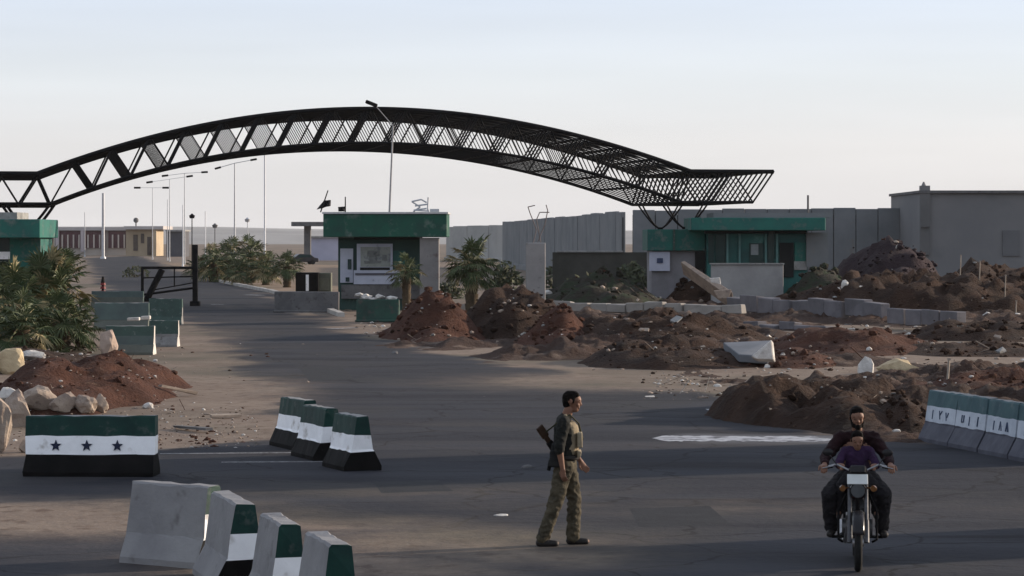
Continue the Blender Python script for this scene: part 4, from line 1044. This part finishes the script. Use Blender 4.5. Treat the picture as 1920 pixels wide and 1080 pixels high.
# ------------------------------------------------------------------ people
class Flesh:
    """overlapping tapered solids fused by voxel remesh into one continuous skin"""
    def __init__(s): s.m=MB()
    def cap(s,p0,p1,r0,r1=None,n=12,sx=1.0,side=None):
        """capsule with hemispherical ends; sx widens it along 'side'"""
        p0=Vector(p0);p1=Vector(p1); r1=r0 if r1 is None else r1
        d=p1-p0; L_=d.length; d=d/L_ if L_>1e-6 else Vector((0,0,1))
        a=Vector(side) if side is not None else d.orthogonal()
        a=(a-d*a.dot(d)).normalized(); b=d.cross(a); rings=[]
        for k in range(5): t=-math.pi/2+math.pi/2*k/4; rings.append((p0+d*math.sin(t)*r0,max(math.cos(t),.02)*r0))
        for k in range(5): t=math.pi/2*k/4; rings.append((p1+d*math.sin(t)*r1,max(math.cos(t),.02)*r1))
        vs=[];fs=[]
        for c,r in rings:
            for i in range(n):
                t=2*math.pi*i/n; vs.append(c+a*math.cos(t)*r*sx+b*math.sin(t)*r)
        for j in range(len(rings)-1):
            for i in range(n): fs.append((j*n+i,j*n+(i+1)%n,(j+1)*n+(i+1)%n,(j+1)*n+i))
        fs+=[tuple(range(n-1,-1,-1)),tuple(range((len(rings)-1)*n,len(rings)*n))]
        s.m.add(vs,fs); return s
    def chain(s,pts,rs,**k):
        for i in range(len(pts)-1): s.cap(pts[i],pts[i+1],rs[i],rs[i+1],**k)
        return s
    def ell(s,c,rad,n=14): s.m.ball(c,rad,n); return s
    def build(s,name,material,parent,voxel=.009,smooth=2,wrinkle=0.0,wscale=14,seed=0):
        o=s.m.build(name,material); md=o.modifiers.new('r','REMESH'); md.mode='VOXEL'; md.voxel_size=voxel
        dg=bpy.context.evaluated_depsgraph_get(); me=bpy.data.meshes.new_from_object(o.evaluated_get(dg)); old=o.data
        o.modifiers.clear(); o.data=me; bpy.data.meshes.remove(old); me.name=name
        if not me.materials: me.materials.append(material)
        bm=bmesh.new(); bm.from_mesh(me)
        for _ in range(smooth): bmesh.ops.smooth_vert(bm,verts=bm.verts,factor=.5,use_axis_x=True,use_axis_y=True,use_axis_z=True)
        if wrinkle:
            bm.normal_update()
            for v in bm.verts:
                q=Vector((v.co.x*wscale,v.co.y*wscale,v.co.z*wscale*1.5+seed))
                v.co+=v.normal*wrinkle*(noise.ridged_multi_fractal(q,.9,2.0,2,1.0,2.0)-1.0+.6*noise.noise(q*.5))
        for f in bm.faces: f.smooth=True
        bm.to_mesh(me); bm.free(); o.parent=parent; return o

def hand(F_,wrist,direction,palm_n,size=1.0,curl=.5,thumb_side=1,n=5):
    """palm + four unequal bent fingers + thumb leaving the side of the palm"""
    w=Vector(wrist); d=Vector(direction).normalized(); pn=Vector(palm_n); pn=(pn-d*pn.dot(d)).normalized(); sd_=d.cross(pn).normalized()*thumb_side
    k=size; kn=w+d*.088*k
    F_.cap(w+d*.01,w+d*.055*k,.020*k,.017*k,sx=1.75,side=sd_); F_.cap(w+d*.05*k,kn,.017*k,.014*k,sx=2.3,side=sd_)
    for i,(off,L_) in enumerate(((.030,.074),(.010,.083),(-.010,.076),(-.029,.060))):
        b=kn+sd_*off*k; cur=d.copy(); pts=[b-d*.01*k]; ax=sd_
        for j,seg in enumerate((.45,.32,.23)):
            ang=curl*(.55+.25*j)+.06*i
            cur=(cur*math.cos(ang)+pn*math.sin(ang)).normalized(); pts.append(pts[-1]+cur*L_*seg*k*1.08)
        F_.chain(pts,[.0098*k,.0092*k,.0085*k,.0072*k],n=8)
    b=w+d*.025*k+sd_*.026*k; t1=(d*.75+sd_*.75+pn*.25).normalized(); t2=(d*.95+sd_*.15+pn*(.35+.4*curl)).normalized()
    F_.chain([b,b+t1*.036*k,b+t1*.036*k+t2*.032*k,b+t1*.036*k+t2*.056*k],[.014*k,.0115*k,.0105*k,.008*k],n=8)

def head(F_,c,fwd,up,k=1.0):
    """skull, jaw, brow, nose, lips, chin, ears on a frame; c = centre of skull"""
    c=Vector(c); f=Vector(fwd).normalized(); u=Vector(up); u=(u-f*u.dot(f)).normalized(); l=u.cross(f)
    def q(x,y,z): return c+f*x*k+l*y*k+u*z*k
    F_.cap(q(-.022,0,.03),q(.028,0,.022),.082*k,.076*k,sx=.93,side=l)
    F_.cap(q(.028,0,-.015),q(.040,0,-.075),.060*k,.043*k,sx=1.02,side=l)
    F_.cap(q(.062,0,-.092),q(.066,0,-.088),.021*k,.020*k)
    F_.cap(q(.082,.030,.018),q(.082,-.030,.018),.014*k,.014*k,n=8)
    F_.chain([q(.090,0,.012),q(.106,0,-.022),q(.098,0,-.030)],[.009*k,.0125*k,.012*k],n=8)
    for s in (-1,1):
        F_.cap(q(.094,s*.011,-.030),q(.088,s*.014,-.032),.008*k,.008*k,n=8)
        F_.cap(q(.062,s*.040,-.022),q(.070,s*.034,-.034),.020*k,.018*k,n=8)
        F_.cap(q(-.006,s*.078,.012),q(-.012,s*.080,-.022),.016*k,.010*k,sx=.5,side=l,n=8)
        F_.cap(q(.076,s*.032,.004),q(.078,s*.030,.002),.013*k,.012*k,n=8)
    F_.cap(q(.088,.018,-.056),q(.088,-.018,-.056),.0075*k,.0075*k,n=8); F_.cap(q(.087,.014,-.066),q(.087,-.014,-.066),.008*k,.008*k,n=8)
    return q
def face_bits(q,root,k=1.0,brow=True,stub=None):
    m=MB()
    for s in (-1,1): m.ball(q(.086,s*.031,.003),.0095*k,8)
    m.build('eye',mat('dark_eye',(.02,.015,.012)),root)
    if brow:
        m=MB()
        for s in (-1,1): m.tube(q(.095,s*.014,.022),q(.084,s*.050,.024),.0055*k,.004*k,6)
        m.build('eyebrow',HAIR,root)
def hair_cap(q,k,beard=False,longer=0.0):
    f=Flesh()
    f.cap(q(-.034,0,.042),q(.012,0,.054),.083*k,.074*k,sx=.95,side=(q(0,1,0)-q(0,0,0)))
    f.cap(q(-.055,0,.0),q(-.055,0,-.03-longer),.058*k,.050*k,sx=1.15,side=(q(0,1,0)-q(0,0,0)))
    f.cap(q(.042,.035,.084),q(.042,-.035,.084),.030*k,.030*k)
    for s in (-1,1): f.cap(q(.012,s*.068,.03),q(.014,s*.072,-.005),.018*k,.012*k,n=8)
    return f
def arm(F_,sh,el,wr,rs): F_.chain([sh,Vector(sh).lerp(Vector(el),.35),el,Vector(el).lerp(Vector(wr),.3),wr],rs)

def leg_pts(hip,knee,ank): 
    hip,knee,ank=Vector(hip),Vector(knee),Vector(ank); return [hip,hip.lerp(knee,.35),knee,knee.lerp(ank,.3),ank]

# ---- soldier, seen from his right side, walking to the right (local x forward, y left, z up)
sp=G(1060,1024); sol=empty('person',(sp.x,sp.y,.006),0,'man in a dark shirt and tan load vest walking with a rifle slung behind','person'); sol.scale=(1.0,1.0,1.0)
rh,rk,ra=(-.01,-.095,.92),(-.115,-.10,.50),(-.255,-.105,.095)
lh,lk,la=(.025,.095,.92),(.105,.095,.50),(.09,.10,.09)
b=Flesh()
b.cap((0,0,.93),(.005,0,1.06),.105,.10,sx=1.42,side=(0,1,0)); b.cap((.0,0,1.08),(-.005,0,1.30),.105,.115,sx=1.45,side=(0,1,0))
b.cap((-.02,-.15,1.405),(-.02,.15,1.405),.062,.062); b.cap((-.01,0,1.40),(.035,0,1.53),.062,.056)
q=head(b,(.075,0,1.625),(1,0,-.10),(0.08,0,1))
rsh,rel,rwr=(-.02,-.205,1.405),(-.075,-.27,1.13),(-.035,-.255,.885)
lsh,lel,lwr=(-.02,.205,1.405),(.045,.28,1.13),(.175,.25,.935)
AR=[.056,.049,.041,.039,.027]; LR=[.092,.080,.056,.054,.038]
arm(b,rsh,rel,rwr,AR); arm(b,lsh,lel,lwr,AR)
hand(b,rwr,(.10,.02,-1),(.55,.7,0),1.0,.55,-1); hand(b,lwr,(.55,-.05,-.85),(.3,-.8,.2),1.0,.45,1)
b.chain(leg_pts(rh,rk,ra),LR); b.chain(leg_pts(lh,lk,la),LR)
b.cap((-.27,-.105,.05),(-.11,-.11,.035),.042,.035,sx=1.1,side=(0,1,0)); b.cap((.07,.10,.05),(.24,.105,.035),.042,.035,sx=1.1,side=(0,1,0))
b.build('body',SKIN,sol,.0065,1); face_bits(q,sol)
hair_cap(q,1.0).build('hair',HAIR,sol,.009,2,.003,30)
SHIRT=mat('dark_shirt_cloth',(.008,.009,.008),(.017,.017,.015),6,.9,.3,60)
t=Flesh(); t.cap((0,0,.99),(0,0,1.10),.128,.122,sx=1.36,side=(0,1,0)); t.cap((0,0,1.10),(-.008,0,1.31),.122,.132,sx=1.38,side=(0,1,0))
t.cap((-.02,-.16,1.405),(-.02,.16,1.405),.078,.078); t.cap((-.01,0,1.42),(.012,0,1.462),.072,.068)
arm(t,rsh,Vector(rsh).lerp(Vector(rel),.95),Vector(rel).lerp(Vector(rwr),.12),[.076,.071,.063,.062,.060]); arm(t,lsh,Vector(lsh).lerp(Vector(lel),.95),Vector(lel).lerp(Vector(lwr),.12),[.076,.071,.063,.062,.060])
t.build('shirt',SHIRT,sol,.010,2,.010,11,1.0)
TROUS=mat('khaki_trousers_cloth',(.082,.068,.044),(.046,.040,.027),5,.9,.3,50,c3=(.026,.023,.016),s3=9,f3=.35)
t=Flesh(); t.cap((.005,0,.93),(.005,0,1.0),.122,.120,sx=1.36,side=(0,1,0))
for hp,kn,an in ((rh,rk,ra),(lh,lk,la)):
    P5=leg_pts(hp,kn,an); t.chain(P5,[.112,.104,.085,.082,.072]); 
    t.cap(P5[3].lerp(P5[4],.5),P5[4],.082,.076)
t.build('trousers',TROUS,sol,.011,2,.016,10,4.0)
BOOT=mat('black_boot_leather',(.016,.014,.013),(.028,.024,.022),8,.6)
for (a,h_,to) in ((ra,(-.29,-.105,.045),(-.115,-.112,.034)),(la,(.055,.10,.045),(.235,.106,.034))):
    t=Flesh(); a=Vector(a); t.cap(a+Vector((0,0,.07)),a+Vector((-.005,0,-.02)),.056,.054); t.cap(h_,to,.048,.040,sx=1.12,side=(0,1,0)); t.cap(a,Vector(h_).lerp(Vector(to),.5),.05,.045)
    t.build('boot',BOOT,sol,.009,2)
VEST=mat('tan_vest_canvas',(.27,.22,.145),(.19,.15,.10),6,.9,.3,40)
t=Flesh(); t.cap((.045,0,1.08),(.04,0,1.31),.105,.112,sx=1.38,side=(0,1,0)); t.cap((.055,-.10,1.33),(.0,-.11,1.455),.035,.03); t.cap((.055,.10,1.33),(.0,.11,1.455),.035,.03)
t.cap((0,-.11,1.475),(-.06,-.10,1.42),.022,.022); t.cap((0,.11,1.475),(-.06,.10,1.42),.022,.022)
t.build('load_vest',VEST,sol,.009,1,.004,18,2)
m=MB()
for y in (-.115,-.04,.04,.115):
    for z in (1.20,):
        m.box((.158,y,z),(.06,.066,.17),jit=.006)
m.box((.15,0,1.045),(.05,.30,.07),jit=.01)
m.build('magazine_pouches',mat('tan_pouch_canvas',(.32,.27,.19),(.23,.19,.13),8,.9),sol,.008)
m=MB(); m.torus((.005,0,1.0),(0,0,1),.15,.02,28,6,flat=1.4); 
for i,v in enumerate(m.v): m.v[i]=(v[0]*.92,v[1]*1.16,v[2])
m.build('belt',BOOT,sol)
m=MB(); m.box((-.125,-.10,1.03),(.10,.16,.26),Matrix.Rotation(.12,3,'Y'),jit=.01); m.box((-.10,-.2,1.0),(.15,.07,.2),jit=.01); m.build('hip_pouch',mat('black_pouch',(.012,.012,.012),(.02,.02,.02),8,.85),sol,.015)
# rifle slung across his back: a thing of its own
rf=empty('rifle',(sp.x+.05,sp.y,.006),0,'dark rifle slung across the soldier back with its butt up behind the shoulder','rifle')
A=Vector((-.33,-.11,1.325)); B=Vector((.02,.12,.78)); dd=(B-A).normalized(); off=Vector((-.165,0,0))
def rp_(t_,o=(0,0,0)): return A.lerp(B,t_)+Vector(o)
m=MB(); rot=dd.to_track_quat('X','Z').to_matrix()
m.box(rp_(.06),(.16,.04,.095),rot,jit=.004); m.box(rp_(.21),(.16,.035,.06),rot); m.build('stock',mat('dark_wood_stock',(.03,.016,.010),(.045,.025,.015),10,.5),rf,.01)
m=MB(); m.box(rp_(.44),(.24,.045,.075),rot); m.build('receiver',STEEL,rf,.006); m=MB(); m.box(rp_(.68),(.18,.042,.052),rot); m.build('handguard',mat('dark_wood_stock',(.03,.016,.010)),rf,.008)
m=MB(); m.tube(rp_(.75),rp_(1.08),.011,n=8); m.build('barrel',STEEL,rf)
m=MB(); m.path([rp_(.50,(-.01,0,-.02)),rp_(.53,(-.07,0,-.07)),rp_(.60,(-.12,0,-.15))],[.024,.024,.022],6); m.build('magazine',STEEL,rf)
m=MB(); m.path([rp_(.10),(-.11,-.13,1.42),(.0,-.10,1.485),(.10,.0,1.38),(.15,.10,1.2),(.05,.2,1.0),rp_(.7)],.010,6); m.build('sling',mat('olive_strap',(.05,.05,.03),(.035,.035,.02),8,.9),rf)

# ---- motorcycle facing the camera (local x forward)
mc=G(1609,1074); HDG=R(-96.5)
fx=.66; mx_=mc.x-fx*math.cos(HDG); my_=mc.y-fx*math.sin(HDG)
ML=(mx_,my_,.008)
mo=empty('motorcycle',ML,HDG,'dark small motorcycle ridden towards the camera with a white front plate','motorcycle')
def wheel(x,name):
    m=MB(); m.torus((x,0,.305),(0,1,0),.262,.042,36,10); w_=m.build(name,RUBBER,mo)
    m=MB(); m.torus((x,0,.305),(0,1,0),.222,.012,36,6,flat=1.6); m.tube((x,-.06,.305),(x,.06,.305),.045,n=12)
    for i in range(18):
        t=i*math.pi/9; m.tube((x,.02*(-1)**i,.305),(x+.222*math.cos(t),0,.305+.222*math.sin(t)),.0035,n=4)
    m.build('rim',CHROME,w_); return w_
wheel(.66,'front_wheel'); wheel(-.60,'rear_wheel')
BPL=mat('black_bike_paint',(.012,.012,.013),(.02,.018,.02),5,.25)
for s in (-1,1):
    m=MB(); m.tube((.66,s*.085,.305),(.44,s*.085,.93),.024,.022,10); m.tube((.66,s*.085,.305),(.58,s*.085,.53),.032,.030,10); m.build('fork',mat('dark_fork_steel',(.09,.09,.095),(.05,.05,.055),10,.4,metal=.6),mo)
m=MB(); vs=[];fs=[]
for i in range(13):
    t=R(20+125*i/12)
    for y,dz in ((-.065,-.02),(-.04,.0),(.04,.0),(.065,-.02)): vs.append((.66+(.335+dz)*math.cos(t),y,.305+(.335+dz)*math.sin(t)))
for i in range(12):
    for j in range(3): fs.append((i*4+j,i*4+j+1,(i+1)*4+j+1,(i+1)*4+j))
m.add(vs,fs,0,True); o=m.build('front_fender',BPL,mo); o.modifiers.new('s','SOLIDIFY').thickness=.006
m=MB(); m.tube((.40,0,.86),(.53,0,.84),.05,.085,16); m.tube((.53,0,.84),(.56,0,.835),.088,.084,16); hl=m.build('headlight',BPL,mo); m=MB(); m.tube((.558,0,.835),(.566,0,.834),.076,.07,16); m.build('lens',mat('headlight_glass',(.10,.105,.11),(.07,.075,.08),5,.1),hl)
m=MB(); m.box((.56,-.005,.955),(.012,.215,.105),Matrix.Rotation(-.2,3,'Y')); pl_=m.build('number_plate',mat('plate_white',(.68,.71,.70),(.60,.63,.62),6,.5),mo,.004)
m=MB(); m.box((.553,0,1.06),(.02,.16,.08),Matrix.Rotation(-.25,3,'Y')); m.box((.50,0,.99),(.1,.19,.16)); m.build('instrument_cowl',BPL,mo,.02)
for s in (-1,1):
    m=MB(); m.tube((.56,s*.16,.86),(.60,s*.16,.86),.035,.030,10); m.tube((.47,s*.09,.86),(.57,s*.16,.86),.010,n=6); m.build('indicator',mat('amber_indicator',(.14,.06,.02),(.10,.045,.015),5,.2),mo)
m=MB(); m.path([(.30,-.375,1.045),(.34,-.22,1.09),(.40,-.08,1.03),(.40,.08,1.03),(.34,.22,1.09),(.30,.375,1.045)],.012,8); hb=m.build('handlebar',CHROME,mo)
for s in (-1,1):
    m=MB(); m.tube((.322,s*.26,1.07),(.30,s*.385,1.043),.018,n=10); m.build('grip',RUBBER,hb)
    m=MB(); m.tube((.345,s*.25,1.075),(.36,s*.37,1.05),.006,n=6); m.build('brake_lever',CHROME,hb)
    m=MB(); m.path([(.35,s*.22,1.09),(.34,s*.30,1.20)],.006,6); m.ball((.34,s*.31,1.215),(.012,.06,.04),10); m.build('mirror',BPL,mo)
f_=Flesh(); f_.cap((.24,0,.82),(-.05,0,.80),.115,.09,sx=1.0,side=(0,1,0)); f_.build('fuel_tank',mat('dark_red_tank',(.035,.008,.010),(.05,.012,.014),4,.25),mo,.012,2)
m=MB(); m.box((-.38,0,.80),(.62,.24,.09),jit=.01); m.build('seat',RUBBER,mo,.03)
m=MB(); m.box((.06,0,.43),(.30,.24,.24)); m.tube((.10,0,.50),(.20,0,.68),.085,.075,14); m.tube((.03,-.16,.40),(.03,.16,.40),.095,n=16)
for i in range(6): m.tube((.10+.018*i,0,.52+.028*i),(.104+.018*i,0,.528+.028*i),.105,n=14)
m.build('engine',mat('engine_alloy',(.16,.16,.165),(.10,.10,.10),12,.45,metal=.6),mo,.01)
m=MB(); m.path([(.40,0,.93),(.30,0,.62),(.16,0,.34),(-.20,0,.32),(-.42,0,.55),(-.60,0,.76)],.022,8); m.path([(.40,0,.93),(.05,0,.70),(-.42,0,.70),(-.7,0,.74)],.02,8)
for s in (-1,1): m.path([(-.15,s*.1,.36),(-.60,s*.1,.305)],.02,8); m.path([(-.60,s*.115,.32),(-.50,s*.12,.72)],.028,8)
m.build('frame',BPL,mo)
m=MB(); m.path([(.20,-.06,.55),(.27,-.10,.42),(.18,-.13,.26),(-.2,-.15,.27)],.022,8); m.tube((-.2,-.15,.28),(-.72,-.17,.36),.042,.048,12); m.build('exhaust',CHROME,mo)
m=MB(); m.box((-.62,0,.64),(.40,.11,.03),Matrix.Rotation(.35,3,'Y')); m.build('rear_fender',BPL,mo,.01)
for s in (-1,1):
    m=MB(); m.tube((.02,s*.10,.30),(.02,s*.27,.295),.016,n=8); m.build('footpeg',RUBBER,mo)
for s in (-1,1):
    m=MB(); m.path([(.34,s*.12,.78),(.30,s*.20,.60),(.30,s*.20,.30),(.16,s*.16,.26)],.013,8); m.build('crash_bar',STEEL,mo)

# ---- rider
ri=empty('person',ML,HDG,'bareheaded man in dark red clothes steering the motorcycle','person')
b=Flesh(); b.cap((-.27,0,.90),(-.24,0,1.02),.115,.11,sx=1.4,side=(0,1,0)); b.cap((-.24,0,1.02),(-.17,0,1.23),.112,.12,sx=1.45,side=(0,1,0))
b.cap((-.15,-.15,1.335),(-.15,.15,1.335),.064,.064); b.cap((-.15,0,1.335),(-.11,0,1.45),.062,.056)
q=head(b,(-.07,0,1.555),(1,.10,-.12),(.1,0,1))
sh=[(-.15,s*.178,1.335) for s in (-1,1)]; el=[(-.02,-.335,1.12),(-.0,.33,1.12)]; wr=[(.235,-.345,1.075),(.235,.345,1.08)]
for i in (0,1): arm(b,sh[i],el[i],wr[i],AR)
for i,s in ((0,-1),(1,1)): hand(b,wr[i],(.95,s*.05,-.10),(0,0,-1),1.0,.95,s)
hipR,hipL=(-.24,-.11,.89),(-.24,.11,.89); kn=[(.20,-.29,.77),(.20,.27,.77)]; an=[(.0,-.27,.40),(.0,.26,.40)]
for hp,k_,a_ in zip((hipR,hipL),kn,an): b.chain(leg_pts(hp,k_,a_),LR)
for s,a_ in ((-1,an[0]),(1,an[1])): b.cap((-.03,s*.27,.345),(.14,s*.285,.335),.036,.03,sx=1.15,side=(0,1,0))
b.build('body',SKIN,ri,.0065,1); face_bits(q,ri); hair_cap(q,1.02,longer=.02).build('hair',HAIR,ri,.009,2,.004,30)
t=Flesh(); t.cap(q(.07,0,-.085),q(.055,0,-.07),.038,.045); 
for s in (-1,1): t.cap(q(.03,s*.062,-.02),q(.05,s*.045,-.08),.016,.022,n=8)
t.build('beard',HAIR,ri,.008,2)
RSH=mat('dark_maroon_cloth',(.020,.006,.008),(.012,.005,.006),6,.9,.3,50)
t=Flesh(); t.cap((-.27,0,.90),(-.24,0,1.02),.14,.135,sx=1.36,side=(0,1,0)); t.cap((-.24,0,1.02),(-.17,0,1.235),.115,.118,sx=1.36,side=(0,1,0)); t.cap((-.15,-.15,1.335),(-.15,.15,1.335),.078,.078); t.cap((-.15,0,1.345),(-.13,0,1.385),.075,.07)
for i in (0,1): arm(t,sh[i],el[i],Vector(el[i]).lerp(Vector(wr[i]),.82),[.078,.070,.062,.055,.046])
t.build('shirt',RSH,ri,.010,2,.012,10,2)
RTR=mat('black_trousers_cloth',(.012,.011,.013),(.020,.018,.020),6,.9,.3,50)
t=Flesh(); t.cap((-.25,0,.88),(-.25,0,.95),.135,.13,sx=1.38,side=(0,1,0))
for hp,k_,a_ in zip((hipR,hipL),kn,an): t.chain(leg_pts(hp,k_,a_),[.122,.108,.092,.086,.074])
t.build('trousers',RTR,ri,.011,2,.014,10,6)
for s in (-1,1): t=Flesh(); t.cap((-.035,s*.27,.345),(.15,s*.287,.333),.044,.037,sx=1.12,side=(0,1,0)); t.cap((.0,s*.265,.41),(-.01,s*.268,.36),.048,.046); t.build('shoe',BOOT,ri,.009,2)
# ---- child on the tank in front of him
ch=empty('person',ML,HDG,'child in a purple shirt sitting on the tank in front of the rider','person'); k=.80
b=Flesh(); b.cap((.0,0,.96),(.01,0,1.03),.085,.08,sx=1.3,side=(0,1,0)); b.cap((.01,0,1.03),(.035,0,1.16),.08,.08,sx=1.35,side=(0,1,0)); b.cap((.04,-.095,1.215),(.04,.095,1.215),.042,.042); b.cap((.04,0,1.205),(.065,0,1.28),.04,.038)
q=head(b,(.09,.0,1.325),(1,.06,-.20),(.15,0,1),.86)
csh=[(.04,s*.135,1.205) for s in (-1,1)]; cel=[(.13,s*.205,1.06) for s in (-1,1)]; cwr=[(.285,s*.155,1.075) for s in (-1,1)]
for i,s in ((0,-1),(1,1)): arm(b,csh[i],cel[i],cwr[i],[.036,.032,.028,.027,.020]); hand(b,cwr[i],(.95,s*.1,.05),(0,0,-1),.72,.9,s)
ckn=[(.22,s*.17,.86) for s in (-1,1)]; can=[(.14,s*.19,.58) for s in (-1,1)]
for s,k_,a_ in zip((-1,1),ckn,can): b.chain(leg_pts((.02,s*.07,.94),k_,a_),[.062,.055,.042,.040,.030]); b.cap(a_,Vector(a_)+Vector((.09,s*.01,-.05)),.028,.022)
b.build('body',SKIN,ch,.0062,1); face_bits(q,ch,.86); hair_cap(q,.87).build('hair',HAIR,ch,.008,2,.003,30)
PUR=mat('purple_cloth',(.034,.015,.046),(.024,.012,.034),6,.9,.3,50)
t=Flesh(); t.cap((.0,0,.96),(.01,0,1.03),.105,.10,sx=1.28,side=(0,1,0)); t.cap((.01,0,1.03),(.035,0,1.16),.10,.097,sx=1.32,side=(0,1,0)); t.cap((.04,-.10,1.21),(.04,.10,1.21),.055,.055)
for i in (0,1): arm(t,csh[i],Vector(csh[i]).lerp(Vector(cel[i]),.9),Vector(cel[i]).lerp(Vector(cwr[i]),.1),[.054,.050,.046,.045,.042])
t.build('shirt',PUR,ch,.009,2,.008,12,3)
t=Flesh(); t.cap((.0,0,.94),(.0,0,.97),.10,.098,sx=1.3,side=(0,1,0))
for s,k_,a_ in zip((-1,1),ckn,can): t.chain(leg_pts((.02,s*.07,.94),k_,a_),[.078,.070,.058,.055,.048])
t.build('trousers',RTR,ch,.010,2,.008,12,3)
for s,a_ in zip((-1,1),can): t=Flesh(); t.cap(Vector(a_)+Vector((-.02,0,-.03)),Vector(a_)+Vector((.10,s*.01,-.055)),.034,.028); t.build('shoe',BOOT,ch,.009,2)

# ------------------------------------------------------------------ air
hz=MB(); hz.box((0,1500,12),(6400,3700,28)); 
hm=bpy.data.materials.new('haze_air'); hm.use_nodes=True; nt=hm.node_tree; nt.nodes.remove(nt.nodes['Principled BSDF'])
pv=nt.nodes.new('ShaderNodeVolumePrincipled'); pv.inputs['Color'].default_value=(.93,.93,.95,1); pv.inputs['Density'].default_value=.000045; pv.inputs['Anisotropy'].default_value=0.0
nt.links.new(pv.outputs[0],nt.nodes['Material Output'].inputs['Volume'])
HAZE=True
if HAZE: tag(hz.build('haze',hm),'pale dusty haze over the whole crossing',kind='stuff')

# ------------------------------------------------------------------ invented unseen buildings, added past the right edge to shade the junction
def hut(loc,w_,d_,h_,rz,label):
    r=empty('added_shade_building',loc,rz,label,'building'); m=MB(); m.box((0,0,h_/2),(w_,d_,h_)); m.build('wall',mat('plastered_block_wall',(.40,.36,.31),(.30,.27,.23),.6,.9,.2,6),r,.03)
    m=MB(); m.box((0,0,h_+.1),(w_+.5,d_+.5,.2)); m.build('roof',CONC,r,.02)
    for y in (-d_*.28,d_*.2):
        m=MB(); m.box((-w_/2-.01,y,h_*.55),(.08,1.1,1.2)); f_=m.build('window',GLASSD,r); m=MB(); m.box((-w_/2-.04,y,h_*.55-.66),(.2,1.3,.1)); m.build('sill',CONC,f_)
    m=MB(); m.box((-w_/2-.01,-.1,1.05),(.08,.9,2.1)); m.build('door',mat('grey_steel_door',(.12,.13,.14)),r)
    return r
def shade_from(px,py,dist):
    g=G(px,py); return Vector((g.x+math.sin(SUN_AZ)*dist,g.y+math.cos(SUN_AZ)*dist,0))
q=shade_from(900,880,21); hut((q.x,q.y,0),5.0,4.6,6.6,math.pi/2-SUN_AZ,'added two storey building, unseen past the right edge, shading the junction')
q=shade_from(1400,1045,13); hut((q.x,q.y,0),3.0,2.6,3.6,math.pi/2-SUN_AZ,'added small hut, unseen past the lower right edge, shading the foreground')
